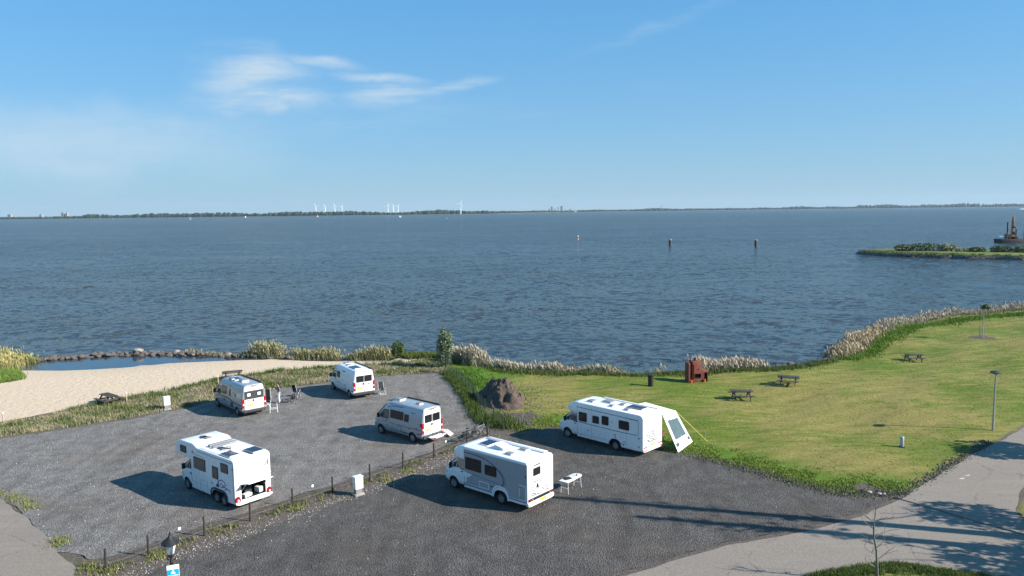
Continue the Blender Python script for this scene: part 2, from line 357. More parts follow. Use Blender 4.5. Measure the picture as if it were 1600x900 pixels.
def f_ground(t, tc):
    def at(n): return t.n('ShaderNodeAttribute', attribute_name=n).outputs['Fac']
    fine = t.noise(tc, 6, 6, .78); streak = t.noise(t.mapping(tc, rot=(0, 0, R(-28)), scale=(.25, 1.3, 1)), 1.2, 5, .65); big = t.noise(tc, .11, 5, .6); mid = t.noise(tc, .55, 5, .65)
    green = t.mix(t.ramp(fine, .3, .7), (.052, .098, .005), (.135, .190, .014))
    green = t.mix(t.ramp(mid, .3, .7, 0, .5), green, (.07, .105, .008))
    dry = t.mix(t.ramp(fine, .3, .7), (.165, .145, .032), (.27, .225, .072))
    dm = t.math('ADD', t.ramp(t.math('ADD', t.math('MULTIPLY', big, .5), t.math('MULTIPLY', streak, .5)), .42, .58, 0, .95), t.math('MULTIPLY', at('dry'), t.ramp(mid, .25, .6)), clamp=True)
    lawn = t.mix(t.math('MULTIPLY', dm, t.math('SUBTRACT', 1., at('lush'))), green, dry)
    lawn = t.mix(t.math('MULTIPLY', at('lush'), t.ramp(mid, .3, .6)), lawn, (.065, .145, .006))
    soil = t.mix(t.ramp(fine, .3, .7), (.055, .043, .036), (.15, .125, .104))
    sm = t.ramp(t.math('ADD', at('soil'), t.math('MULTIPLY', t.math('SUBTRACT', t.math('ADD', mid, fine), 1.), .55)), .35, .6)
    verge = t.mix(t.ramp(mid, .35, .65), (.10, .10, .04), (.21, .18, .115)); verge = t.mix(t.ramp(fine, .4, .7), verge, (.06, .075, .025))
    mow = t.n('ShaderNodeTexWave', wave_type='BANDS', bands_direction='X', ins={'Vector': t.mapping(tc, rot=(0, 0, R(62))), 'Scale': .17, 'Distortion': 2.2, 'Detail': 2.}).outputs[1]
    mk = t.ramp(mow, .3, .7, .95, 1.05); lawn = t.mix(1., lawn, t.n('ShaderNodeCombineColor', ins={0: mk, 1: mk, 2: mk}).outputs[0], 'MULTIPLY')
    c = t.mix(at('verge'), lawn, verge); c = t.mix(sm, c, soil)
    bed = t.ramp(t.n('ShaderNodeSeparateXYZ', ins={0: tc}).outputs[2], WATER+.1, WATER+.35, 1, 0)
    c = t.mix(bed, c, (.07, .06, .045))
    return c, .95, t.math('ADD', fine, mid), .09
m_ground = ground_mat('grass_ground', f_ground)

# ---- ground sheet
gx = np.r_[-3000, -1500, -800, -400, -250, np.arange(-160, -70, 6), np.arange(-70, 92, .8), np.arange(92, 160, 4), 180, 250, 400, 800, 1500, 3000]
gy = np.r_[-2500, -1000, -400, -100, -30, np.arange(0, 20, 4), np.arange(20, 132, .8), np.arange(132, 160, 5), 190, 240]
X, Y = np.meshgrid(gx, gy); P = np.c_[X.ravel(), Y.ravel()]
Z = terrain(P)
for pl in FLAT+(BEACH,):
    dd = seg_dist(P, pl); Z -= np.where(inside(P, pl) & (dd > .5), .10, 0)
nx, ny = len(gx), len(gy)
idx = np.arange(nx*ny).reshape(ny, nx); F = np.c_[idx[:-1, :-1].ravel(), idx[:-1, 1:].ravel(), idx[1:, 1:].ravel(), idx[1:, :-1].ravel()]
me = bpy.data.meshes.new('ground'); me.from_pydata(np.c_[P, Z].tolist(), [], F.tolist()); me.polygons.foreach_set('use_smooth', [True]*len(F))
dfl = np.minimum.reduce([np.where(inside(P, p), 0, seg_dist(P, p)) for p in (GRAVEL, DARK)])
dpath = np.where(inside(P, PATH), 0, seg_dist(P, PATH)); ddark = np.where(inside(P, DARK), 0, seg_dist(P, DARK))
FENCE = [(-18.9, 33.4), (-17.6, 34.8), (-15.8, 37.0), (-14.1, 38.8), (-12.4, 40.8), (-10.6, 42.6), (-8.8, 44.7), (-7.1, 46.8), (-5.3, 48.8), (-3.3, 51.6), (-1.9, 53.7)]
dfen = seg_dist(P, FENCE, False)
leftm = sstep(-5, -8, P[:, 0])
MESHF = [(-.8, 55.0), (-1.5, 57.1), (-2.3, 59.9), (-3.0, 62.6), (-3.5, 65.3), (-4.1, 68.2), (-4.8, 70.3), (-5.5, 72.5), (-6.2, 74.3), (-6.9, 76.9), (-7.4, 79.2)]
right_of = P[:, 0] > np.interp(P[:, 1], [30, 33.4, 53.7, 55, 59.9, 65.3, 72.5, 79.2, 90], [-22, -18.9, -1.9, -.8, -2.3, -3.5, -5.5, -7.4, -9])
verge = np.where(right_of, 0., 1.); soil = np.maximum(sstep(2.2, .0, dfen), np.where(right_of, sstep(1.9, .1, ddark)*.85, sstep(1.3, 0, dfl)*.7))
soil = np.maximum(soil, sstep(2.6, .2, np.linalg.norm((P-[20.2, 41.9]), axis=1))); soil = np.maximum(soil, sstep(1.0, 0, dpath)*.62)
soil = np.maximum(soil, sstep(2.4, .6, np.hypot(P[:, 0]-57.4, P[:, 1]-91.1))*.9)
soil = np.maximum(soil, sstep(5, 2, np.hypot(P[:, 0]+.5, P[:, 1]-56.5))*.75)
sd = shore_d(P)
lush = np.where(right_of, np.maximum(np.maximum(sstep(4.8, 1.5, ddark)*.95, sstep(5, 1, sd)*.9), sstep(5.5, 2, np.hypot((P[:, 0]+3.8), (P[:, 1]-73)/1.6))), .25)
lush = np.maximum(lush, sstep(6, 2, seg_dist(P, [(-52, 72), (-60, 82), (-70, 86)], False)))
verge = np.where(seg_dist(P, [(-52, 72), (-60, 82), (-75, 86)], False) < 7, .2, verge)
dry = np.exp(-(((P[:, 0]-29)/9)**2+((P[:, 1]-59)/7)**2))*.9+np.exp(-(((P[:, 0]-5)/4)**2+((P[:, 1]-61)/6)**2))*.7+np.exp(-(((P[:, 0]-22)/4)**2+((P[:, 1]-46.5)/2)**2))*.9
for nme, v in (('soil', soil), ('verge', verge), ('lush', np.clip(lush, 0, 1)), ('dry', np.clip(dry, 0, 1))): attr_float(me, nme, v)
tag(place('ground', me, m_ground), kind='structure')
sheet('beach', BEACH, .03, m_sand, .3, 1.2, 1)
sheet('gravel_lot', GRAVEL, .012, m_gravel, .28, 2, 2)
sheet('dark_gravel_lot', DARK, .016, m_dark, .28, 2, 3)
sheet('path', PATH, .022, m_path, .12, 2, 4)
sheet('side_path', LPATH, .020, m_path, .18, 2, 5)

# ---- water
def water_mat():
    mt = bpy.data.materials.new('lake_water'); mt.use_nodes = True; t = NT(mt.node_tree); b = mt.node_tree.nodes['Principled BSDF']
    tc = t.n('ShaderNodeTexCoord').outputs['Object']
    warp = t.n('ShaderNodeVectorMath', operation='SCALE', ins={0: t.noise(tc, .012, 2, out=1)}); warp.inputs[3].default_value = 45
    tw = t.n('ShaderNodeVectorMath', operation='ADD', ins={0: tc, 1: warp.outputs[0]}).outputs[0]
    a = t.noise(t.mapping(tw, rot=(0, 0, R(8)), scale=(.58, .64, 1)), 1., 4, .68, out=1)
    c = t.noise(t.mapping(tw, rot=(0, 0, R(-14)), scale=(1.7, 2.0, 1)), 1., 3, .65, out=1)
    s = t.noise(t.mapping(tw, rot=(0, 0, R(14)), scale=(.05, .10, 1)), 1., 3, .6, out=1)
    def sc(v, k):
        q = t.n('ShaderNodeVectorMath', operation='SUBTRACT', ins={0: v, 1: (.5, .5, .5)}).outputs[0]
        return t.n('ShaderNodeVectorMath', operation='MULTIPLY', ins={0: q, 1: (k*.75, k, 0)}).outputs[0]
    lane = t.noise(t.mapping(tw, rot=(0, 0, R(24)), scale=(.010, .075, 1)), 1, 4, .6)
    gust = t.math('ADD', t.ramp(t.noise(t.mapping(tc, scale=(.006, .016, 1)), 1, 4, .6), .3, .7, .55, 1.15, False), t.ramp(lane, .35, .65, -.25, .55, False))
    add = t.n('ShaderNodeVectorMath', operation='ADD', ins={0: sc(a, 1.9), 1: sc(c, .8)}).outputs[0]
    add = t.n('ShaderNodeVectorMath', operation='ADD', ins={0: add, 1: sc(s, 1.0)}).outputs[0]
    g = t.n('ShaderNodeVectorMath', operation='SCALE', ins={0: add}); t.t.links.new(gust, g.inputs[3])
    nv = t.n('ShaderNodeVectorMath', operation='ADD', ins={0: g.outputs[0], 1: (0, 0, 1)}).outputs[0]
    nv = t.n('ShaderNodeVectorMath', operation='NORMALIZE', ins={0: nv}).outputs[0]
    big = t.noise(t.mapping(tc, scale=(.0016, .0035, 1)), 1., 4, .6); fa = t.n('ShaderNodeSeparateColor', ins={0: a}).outputs[1]
    colr = t.mix(t.ramp(big, .35, .65), (.025, .034, .040), (.038, .041, .041))
    colr = t.mix(t.ramp(fa, .40, .60, 0, .85), colr, (.006, .011, .016))  # wave relief shading put into the base colour, darker by slope
    # bright and dark swell bands and lanes painted as wave shading; then scattered whitecaps
    fs = t.n('ShaderNodeSeparateColor', ins={0: s}).outputs[1]; colr = t.mix(t.ramp(fs, .45, .62, 0, .55), colr, (.012, .020, .027)); colr = t.mix(t.ramp(fs, .35, .48, .5, 0), colr, (.055, .068, .078))
    cap = t.noise(t.mapping(tc, rot=(0, 0, R(8)), scale=(.10, .42, 1)), 1., 5, .7)
    colr = t.mix(t.ramp(lane, .5, .75, 0, .35), colr, (.05, .062, .07))
    colr = t.mix(t.ramp(cap, .765, .80, 0, .65), colr, (.5, .55, .58))
    # steep wave faces hide the grazing reflection, so the mirror share stays limited
    fr = t.n('ShaderNodeFresnel', ins={'IOR': 1.33, 'Normal': nv}).outputs[0]
    dif = t.n('ShaderNodeBsdfDiffuse', ins={'Color': colr, 'Normal': nv}); glo = t.n('ShaderNodeBsdfGlossy', ins={'Color': (.88, .88, .86, 1), 'Roughness': .16, 'Normal': nv})
    mix = t.n('ShaderNodeMixShader', ins={0: t.math('MINIMUM', t.math('MULTIPLY', fr, .9), .48), 1: dif.outputs[0], 2: glo.outputs[0]})
    t.t.links.new(mix.outputs[0], t.t.nodes['Material Output'].inputs[0]); t.t.nodes.remove(b)
    return mt
mb = MB(); mb.add([(-16000, 60, WATER), (16000, 60, WATER), (16000, 24000, WATER), (-16000, 24000, WATER)], [(0, 1, 2, 3)])
tag(mb.build('lake', water_mat(), fixn=False, smooth=False), kind='structure')
def lagoon_mat():
    mt = bpy.data.materials.new('lagoon_water'); mt.use_nodes = True; t = NT(mt.node_tree); b = mt.node_tree.nodes['Principled BSDF']
    tc = t.n('ShaderNodeTexCoord').outputs['Object']
    t.t.links.new(t.mix(t.ramp(t.noise(tc, .3, 3), .3, .7), (.02, .035, .055), (.035, .045, .05)), b.inputs['Base Color'])
    b.inputs['Roughness'].default_value = .06; b.inputs['IOR'].default_value = 1.33
    bn = t.n('ShaderNodeBump', ins={'Height': t.noise(t.mapping(tc, scale=(.6, 1.6, 1)), 1.5, 3), 'Distance': .02, 'Strength': .6}); t.t.links.new(bn.outputs[0], b.inputs['Normal'])
    return mt
BWC = [(-61, 88.6), (-57, 88.9), (-54, 90), (-49, 92), (-42.5, 92), (-36, 90.8), (-31, 89.9), (-26, 88.9), (-21, 88.1), (-16.5, 87.9), (-13.5, 87.8)]
lag = [(-61, 88), (-61, 82), (-55, 80), (-44, 82), (-38, 84), (-28, 84.5), (-14, 83.5), (-13, 87)]+[(x, y) for x, y in BWC[::-1]]
mb = MB(); mb.add([(x, y, WATER+.012) for x, y in lag], [tuple(range(len(lag)))])
tag(mb.build('lagoon', lagoon_mat(), smooth=False), kind='structure')

# ------------------------------------------------------------------ materials of the objects
white = M('white_paint', (.74, .74, .73), .28, var=.035, scale=(1.3, 1.3, .35), spec=.5, coat=.3)
white2 = M('white_gelcoat', (.72, .725, .73), .35, var=.035, scale=(2., 2., .5))
silver = M('silver_paint', (.36, .385, .41), .32, metal=.35, var=.04, scale=1.5, coat=.4)
grey_panel = M('grey_panel', (.31, .315, .325), .4, var=.05, scale=2.)
dark_grey = M('dark_grey_plastic', (.03, .032, .035), .6, var=.15, scale=6)
black = M('black_plastic', (.012, .012, .014), .55, var=.2, scale=8)
glass = M('dark_glass', (.012, .014, .017), .07, var=.05, spec=.6)
cabglass = M('cab_glass', (.05, .075, .085), .05, var=.1, spec=.7)
rubber = M('tyre_rubber', (.014, .014, .015), .85, var=.2, scale=12)
alloy = M('alloy', (.42, .43, .44), .35, metal=.8, var=.08)
redlamp = M('red_lamp', (.32, .008, .015), .2, var=.1, scale=8, coat=.5)
amber = M('amber_plastic', (.65, .2, .02), .3)
plate_y = M('yellow_plate', (.72, .45, .03), .5, var=.06)
headl = M('headlamp_glass', (.55, .58, .6), .1, var=.1)
solar = M('solar_cell', (.012, .016, .035), .15, var=.25, scale=9, spec=.6)
navy = M('navy_decal', (.02, .03, .16), .4); red_decal = M('red_decal', (.5, .03, .04), .4); greyline = M('grey_decal', (.05, .055, .065), .45)
midgrey = M('mid_grey_plastic', (.20, .21, .22), .5, var=.1)
steel = M('galvanised_steel', (.35, .36, .37), .45, metal=.6, var=.12, scale=9)
darkwood = M('weathered_dark_wood', (.045, .038, .034), .8, var=.35, scale=7, bump=.006)
postwood = M('dark_post_wood', (.030, .025, .022), .85, var=.35, scale=9, bump=.004)
corten = M('corten_steel', (.17, .045, .028), .8, var=.35, scale=3, bump=.004)
soilmat = M('heap_soil', (.085, .058, .043), .95, var=.5, scale=2.2, bump=.12, bscale=5)
stone_m = M('bank_stone', (.095, .08, .072), .9, var=.5, scale=1.7, bump=.04, bscale=5)
stone_l = M('pale_stone', (.27, .245, .22), .9, var=.3, scale=2., bump=.03, bscale=5)
canvas = M('white_canvas', (.74, .74, .72), .8, var=.05, scale=3)
blackfab = M('black_fabric', (.012, .013, .018), .9, var=.25, scale=10)
leaf = M('foliage', (.1, .1, .1), .7, var=.1, scale=1.2, attr=True, spec=.2)
bark = M('bark', (.085, .068, .055), .9, var=.35, scale=7, bump=.01)

# ------------------------------------------------------------------ vehicles (x forward from the rear axle, y to the left)
def wheel(parent, x, y, r=.34, w=.22, cap=alloy, steelrim=False):
    s = 1 if y > 0 else -1
    mb = MB(); mb.lathe([(r*.62, -w/2), (r*.9, -w/2), (r, -w/2+.04), (r, w/2-.04), (r*.9, w/2), (r*.62, w/2)], 24, axis='Y', cap=False)
    t = mb.build('wheel', rubber, parent); t.location = (x, y, r)
    mb = MB(); yo = s*(w/2-.03)
    mb.lathe([(r*.63, yo-.05*s), (r*.63, yo+.02*s), (r*.56, yo+.02*s), (r*.54, yo-.03*s), (.001, yo-.03*s)], 24, axis='Y', cap=False)
    for k in range(5):
        a = 2*PI*k/5+.3; c, q = math.cos(a), math.sin(a)
        mb.bar((c*r*.1, yo-.0*s, q*r*.1), (c*r*.57, yo+.005*s, q*r*.57), .05 if not steelrim else .11, .075)
    mb.lathe([(r*.18, yo-.03*s), (r*.18, yo+.025*s), (.001, yo+.03*s)], 12, axis='Y', cap=False)
    mb.build('rim', cap, t); return t
def wells(wbs, w, r=.42, depth=.32):
    out = []
    for x in wbs:
        for s in (1, -1):
            mb = MB(); y0, y1 = sorted((s*(w-depth), s*(w+.2)))
            mb.lathe([(r, y0), (r, y1)], 28, c=(x, 0, .36), axis='Y'); out.append(mb)
    return out
class Loft:
    """body of a van: stations (x, half width, bottom, belt, top half width, top)"""
    def __init__(s, st): s.st = st
    def at(s, x):
        xs = [q[0] for q in s.st]; return [float(np.interp(x, xs, [q[i] for q in s.st])) for i in range(1, 6)]
    def ring(s, q):
        x, w, zb, zl, wt, zt = q; h = zt-zl
        a = [(w-.12, zb), (w-.03, zb+.09), (w, zb+.26), (w, zl), ((w+wt)/2+.01, zl+h*.45), (wt, zl+h*.86), (wt-.05, zl+h*.94), (wt-.16, zl+h*.985), (wt*.5, zt+.015), (0, zt+.02)]
        return [(x, y, z) for y, z in a]+[(x, -y, z) for y, z in a[::-1][1:]]
    def mb(s):
        m = MB(); m.loft([s.ring(q) for q in s.st]); return m
    def y(s, x, z):
        w, zb, zl, wt, zt = s.at(x); h = zt-zl
        return float(np.interp(z, [zb, zb+.09, zb+.26, zl, zl+h*.45, zl+h*.86, zt], [w-.12, w-.03, w, w, (w+wt)/2+.01, wt, wt-.1]))
def side_panel(pts, yf, side=1, t=.012, back=.03):
    mb = MB(); n = len(pts)
    o = [(x, side*(yf(x, z)+t), z) for x, z in pts]; i = [(x, side*(yf(x, z)-back), z) for x, z in pts]
    mb.add(o+i, [tuple(range(n)), tuple(range(2*n-1, n-1, -1))]+[(k, (k+1) % n, (k+1) % n+n, k+n) for k in range(n)]); return mb
def strip_panel(pts, w, yf, side=1, t=.006):
    A, B = ribbon(pts, w); mb = MB()
    for k in range(len(pts)-1):
        q = [A[k], A[k+1], B[k+1], B[k]]; o = [(x, side*(yf(x, z)+t), z) for x, z in q]; i = [(x, side*(yf(x, z)-.02), z) for x, z in q]
        mb.add(o+i, [(0, 1, 2, 3), (7, 6, 5, 4), (0, 1, 5, 4), (1, 2, 6, 5), (2, 3, 7, 6), (3, 0, 4, 7)])
    return mb
def window(parent, x0, x1, z0, z1, yf, side=1, r=.06, g=glass, frame=black, t=.012):
    f = side_panel(rrect(x0, x1, z0, z1, r), yf, side, t).build('window', frame, parent)
    side_panel(rrect(x0+.045, x1-.045, z0+.045, z1-.045, r*.7), yf, side, t+.006, .002).build('pane', g, f); return f
def rear_panel(pts, x, t=.012, back=.03):
    mb = MB(); mb.prism(pts, x-t, x+back, 'X'); return mb
def rear_window(parent, y0, y1, z0, z1, x, r=.06, frame=black):
    f = rear_panel(rrect(y0, y1, z0, z1, r), x, .012).build('rear_window', frame, parent)
    rear_panel(rrect(y0+.04, y1-.04, z0+.04, z1-.04, r*.7), x, .018, 0).build('pane', glass, f)
def hatch(parent, x, y, z, lx, ly, h=.10, m=white2, tilt=0.):
    mb = MB(); mb.box((0, 0, h*.3), (lx, ly, h*.6)); o = mb.build('roof_hatch', m, parent, bev=.02); o.location = (x, y, z)
    mb = MB(); mb.box((0, 0, 0), (lx*.9, ly*.9, h*.4)); l = mb.build('lid', white2 if m is not white2 else midgrey, o, bev=.015); l.location = (0, 0, h*.8+abs(math.sin(tilt))*lx*.4); l.rotation_euler = (0, tilt, 0)
def solar_panel(parent, x, y, z, lx, ly, rz=0.):
    mb = MB(); mb.box((0, 0, .02), (lx, ly, .035)); o = mb.build('solar_panel', steel, parent); o.location = (x, y, z+.03); o.rotation_euler = (0, 0, rz)
    mb = MB(); n = max(2, int(lx/.32)); k = max(2, int(ly/.32))
    for i in range(n):
        for j in range(k): mb.box(((i+.5)/n*lx*.96-lx*.48, (j+.5)/k*ly*.94-ly*.47, .041), (lx*.96/n-.012, ly*.94/k-.012, .008))
    mb.build('solar_cells', solar, o)
    for sx in (-1, 1):
        mb = MB(); mb.box((sx*lx*.5, 0, -.005), (.08, ly*.9, .05)); mb.build('bracket', white2, o)
def mirror(parent, x, y, z, m=black):
    s = 1 if y > 0 else -1
    mb = MB(); mb.box((x, y+s*.14, z+.02), (.10, .20, .34)); mb.bar((x-.02, y-.05*s, z-.1), (x, y+s*.08, z-.08), .05); mb.build('mirror', m, parent, bev=.03)
def cab_stations(wb, w=1.0, zt=2.08, x0=-1.0):
    return [(wb+x0, w, .36, 1.15, w-.12, zt), (wb-.42, w, .36, 1.15, w-.14, zt-.03), (wb-.05, w, .36, 1.15, w-.14, 1.80), (wb+.48, w-.03, .36, 1.05, w-.10, 1.33), (wb+.78, w-.10, .38, .88, w-.16, 1.10), (wb+.90, w-.20, .42, .78, w-.28, .92), (wb+.94, w-.32, .46, .70, w-.40, .82)]
def cab_fittings(t, wb, L, w=1.0, dark=False):
    f = L.y
    g = side_panel([(wb-.88, 1.30), (wb+.30, 1.27), (wb+.26, 1.42), (wb-.30, 1.93), (wb-.88, 1.95)], f, 1, .010).build('cab_window', black, t)
    side_panel([(wb-.83, 1.36), (wb-.24, 1.35), (wb-.24, 1.83), (wb-.33, 1.88), (wb-.83, 1.89)], f, 1, .018, 0).build('pane', cabglass, g)
    side_panel([(wb-.19, 1.35), (wb+.20, 1.34), (wb+.17, 1.44), (wb-.19, 1.77)], f, 1, .018, 0).build('quarter_pane', cabglass, g)
    g = side_panel([(wb-.88, 1.30), (wb+.30, 1.27), (wb+.26, 1.42), (wb-.30, 1.93), (wb-.88, 1.95)], f, -1, .010).build('cab_window', black, t)
    side_panel([(wb-.83, 1.36), (wb+.20, 1.34), (wb+.17, 1.44), (wb-.33, 1.88), (wb-.83, 1.89)], f, -1, .018, 0).build('pane', cabglass, g)
    a = L.at(wb-.40); b = L.at(wb+.44)
    mb = MB(); ya, yb = a[3]-.06, b[3]-.02
    mb.add([(wb-.36, ya, a[4]-.02), (wb-.36, -ya, a[4]-.02), (wb+.50, -yb, b[4]+.06), (wb+.50, yb, b[4]+.06), (wb-.38, ya, a[4]-.08), (wb-.38, -ya, a[4]-.08), (wb+.46, -yb, b[4]), (wb+.46, yb, b[4])], [(0, 1, 2, 3), (7, 6, 5, 4), (0, 4, 5, 1), (1, 5, 6, 2), (2, 6, 7, 3), (3, 7, 4, 0)])
    mb.build('windscreen', glass, t)
    for s in (1, -1):
        mirror(t, wb+.12, s*(w-.02), 1.42)
        side_panel([(wb+.52, .86), (wb+.74, .84), (wb+.66, 1.02), (wb+.52, 1.05)], f, s, .012).build('headlight', headl, t)
        side_panel(rrect(wb-.80, wb-.62, 1.17, 1.22, .02), f, s, .03).build('door_handle', black, t)
        strip_panel([(wb-.93, .50), (wb-.93, 1.28)], .014, f, s, .003).build('door_seam', greyline, t)
    mb = MB(); mb.box((wb+.90, 0, .46), (.14, 1.35, .20)); mb.build('front_bumper', dark_grey, t, bev=.04)

def camper_van(name, label, pos, head, wb, paint, H=2.55, rear_win='pair', ro=1.02):
    t = thing(name, label, 'camper van', (*pos, .02), R(head), 'motorhomes and camper vans on the lot')
    st = [(-ro, .93, .42, 1.15, .80, H-.09), (-ro+.05, 1.0, .38, 1.15, .83, H-.03), (0, 1.02, .36, 1.15, .86, H), (wb-1.1, 1.02, .36, 1.15, .86, H), (wb-.75, 1.02, .36, 1.15, .84, H-.05), (wb-.42, 1.0, .36, 1.15, .82, H-.24), (wb-.05, 1.0, .36, 1.15, .84, 1.94)]+cab_stations(wb)[3:]
    L = Loft(st); b = L.mb().build('body', paint, t); cut(b, wells((0, wb), 1.0), black)
    f = L.y; cab_fittings(t, wb, L)
    for x in (0, wb):
        for s in (1, -1): wheel(t, x, s*.90)
    for s in (1, -1):
        side_panel([(.46, .40), (wb-.46, .40), (wb-.46, .62), (.46, .62)], f, s, .014).build('side_moulding', dark_grey, t)
        side_panel([(-ro+.08, .42), (-.44, .42), (-.44, .74), (-ro+.08, .78)], f, s, .014).build('corner_moulding', dark_grey, t)
        l = rear_panel(rrect(s*.90-.09, s*.90+.09, .78, 1.52, .03), -ro+.03, .05, .2).build('tail_light', redlamp, t)
        rear_panel(rrect(s*.90-.06, s*.90+.06, 1.0, 1.14, .02), -ro-.02, .012, .01).build('reverse_lens', headl, l)
    mb = MB(); mb.box((-ro-.03, 0, .50), (.16, 1.86, .24)); mb.build('rear_bumper', dark_grey, t, bev=.04)
    if rear_win:
        for s in (1, -1): rear_window(t, min(s*.04, s*.74), max(s*.04, s*.74), 1.50, 2.06, -ro)
    mb = MB(); mb.box((-ro-.005, 0, 1.4), (.03, .018, 1.6)); mb.build('door_seam', greyline, t)
    rear_panel(rrect(.02, .14, 1.26, 1.40, .03), -ro, .03).build('door_handle', black, t)
    rear_panel(rrect(.10, .62, .92, 1.04, .01), -ro, .018).build('number_plate', plate_y, t)
    mb = MB(); mb.box((-ro+.02, 0, H-.17), (.06, .40, .06)); mb.build('brake_light', redlamp, t, bev=.01)
    strip_panel([(-ro+.12, 1.12), (wb-.95, 1.12)], .012, f, 1, .004).build('body_crease', midgrey, t)
    return t, L, f, H
def awning_box(t, x0, x1, y, z, m=black):
    mb = MB(); mb.box(((x0+x1)/2, y, z), (x1-x0, .16, .14)); mb.build('awning_box', m, t, bev=.035)

# silver van with bike rack, middle of the gravel lot
t, L, f, H = camper_van('camper_van', 'silver camper van with a folded carrier at its rear, parked nearest the fence', (-6.53, 52.9), 139.8, 3.42, silver)
window(t, .95, 2.38, 1.42, 2.02, f); window(t, .38, .86, 1.40, 1.92, f)
strip_panel([(-.95, 2.38), (1.2, 2.34), (2.2, 2.28), (2.75, 2.10)], .05, f).build('roof_stripe', greyline, t)
strip_panel([(-.9, 1.0), (.6, 1.02), (2.4, 1.05), (3.7, 1.06)], .03, f).build('belt_stripe', greyline, t)
side_panel(rrect(1.15, 1.55, .60, 1.0, .04), f, 1, .02).build('service_flap', midgrey, t); side_panel(rrect(1.21, 1.49, .66, .94, .03), f, 1, .026, 0).build('flap_panel', silver, t)
for x, z in ((.25, .98), (-.15, 1.02), (-.5, 1.08)): strip_panel([(x-.08, z-.08), (x, z+.09), (x+.06, z-.04), (x+.14, z+.06)], .05, f).build('graphic', greyline, t)
strip_panel([(-.25, 2.08), (.0, 2.12), (.22, 2.08)], .05, f).build('graphic', greyline, t)
A, B = ribbon([(.72, 1.0), (.5, 1.2), (.2, 1.22), (0, 1.36), (-.25, 1.3), (-.6, 1.38)], .035)
for k in range(5): rear_panel([A[k], A[k+1], B[k+1], B[k]], -1.02, .026, .0).build('graphic', greyline, t)
rear_panel(rrect(-.80, .80, .66, 2.38, .1), -1.02, .006, .02).build('rear_door_skin', white, t)
mb = MB(); mb.box((-1.42, -.05, .48), (.55, 1.25, .05)); mb.box((-1.65, -.05, .56), (.04, 1.25, .1)); mb.box((-1.2, .35, .5), (.3, .08, .08)); mb.box((-1.2, -.45, .5), (.3, .08, .08)); mb.build('bike_carrier', white2, t, bev=.01)
for s in (.45, -.55): mb = MB(); mb.box((-1.68, s, .50), (.05, .22, .1)); mb.build('carrier_lamp', redlamp, t, bev=.015)
hatch(t, 2.35, .05, H+.02, .75, .6); hatch(t, .2, .05, H+.02, .4, .4); awning_box(t, -.95, 2.4, -.80, H-.02)
mb = MB(); mb.box((2.95, .1, H-.09), (.5, .6, .04)); mb.build('roof_skylight', glass, t, bev=.01)
rear_panel(rrect(.28, .62, 2.19, 2.23, .01), -1.0, .006).build('rear_lettering', midgrey, t)

# white van, far end of the lot
t, L, f, H = camper_van('camper_van', 'plain white camper van with two dark rear windows at the far end of the lot', (-13.65, 65.9), 125.0, 3.8, white)
window(t, 2.05, 2.75, 1.45, 2.0, f)
strip_panel([(.9, 2.17), (3.0, 2.16)], .09, f).build('awning_rail', greyline, t)
strip_panel([(-.85, .98), (3.0, 1.0)], .05, f).build('belt_stripe', midgrey, t); strip_panel([(-.85, 1.25), (2.8, 1.28)], .012, f).build('body_crease', midgrey, t); strip_panel([(-.85, 1.75), (1.9, 1.78)], .012, f).build('body_crease', midgrey, t)
side_panel(rrect(.62, 1.05, .66, 1.06, .06), f, 1, .02).build('service_flap', midgrey, t); side_panel(rrect(.67, 1.0, .71, 1.01, .05), f, 1, .026, 0).build('flap_panel', white, t)
solar_panel(t, .35, .2, H, 1.3, .7); hatch(t, 1.7, .2, H, .5, .5); hatch(t, 2.65, 0, H-.02, .6, .6); awning_box(t, -.9, 2.8, -.82, H-.03, dark_grey)
rear_panel(rrect(-.55, -.38, 1.24, 1.38, .06), -1.02, .02).build('badge', midgrey, t)

# silver van on the left with framed rear windows
t, L, f, H = camper_van('camper_van', 'silver camper van with white rear doors and curtained rear windows, beside the standing person', (-21.6, 60.45), 133.3, 4.03, silver, H=2.62, rear_win=None)
rear_panel(rrect(-.80, .80, .62, 2.46, .12), -1.02, .004, .02).build('rear_door_skin', white, t)
w = rear_panel(rrect(-.80, .80, 1.45, 2.12, .06), -1.02, .012).build('rear_window', dark_grey, t)
for s in (1, -1):
    y0, y1 = sorted((s*.24, s*.62)); q = rear_panel(rrect(y0, y1, 1.64, 1.98, .05), -1.02, .018, 0).build('pane', glass, w)
    rear_panel(rrect(y0+.05, y1-.05, 1.69, 1.93, .03), -1.02, .024, 0).build('blind', canvas, w)
window(t, 2.05, 3.0, 1.45, 2.05, f); window(t, 1.25, 1.52, 1.42, 1.98, f); window(t, .25, .42, 1.52, 1.76, f, r=.03)
strip_panel([(-.95, 2.32), (3.4, 2.32)], .05, f).build('roof_stripe', greyline, t)
strip_panel([(-.8, .95), (.5, 1.02), (1.6, 1.2), (2.8, 1.22), (4.2, 1.05)], .10, f).build('belt_stripe', greyline, t)
side_panel(rrect(.75, 1.15, .60, .98, .04), f, 1, .02).build('service_flap', dark_grey, t); side_panel(rrect(2.35, 2.5, .90, 1.05, .03), f, 1, .02).build('filler_cap', dark_grey, t)
hatch(t, 3.0, .05, H-.02, .9, .5, .08); hatch(t, .55, .1, H+.02, .7, .6, .16); solar_panel(t, 1.8, .25, H+.01, 1.1, .7); awning_box(t, -.7, 2.9, -.80, H-.02)
mb = MB(); mb.lathe([(.0, 0), (.16, .02), (.16, .1), (.0, .14)], 14, c=(1.6, .55, H), cap=False); mb.build('roof_vent', white2, t)

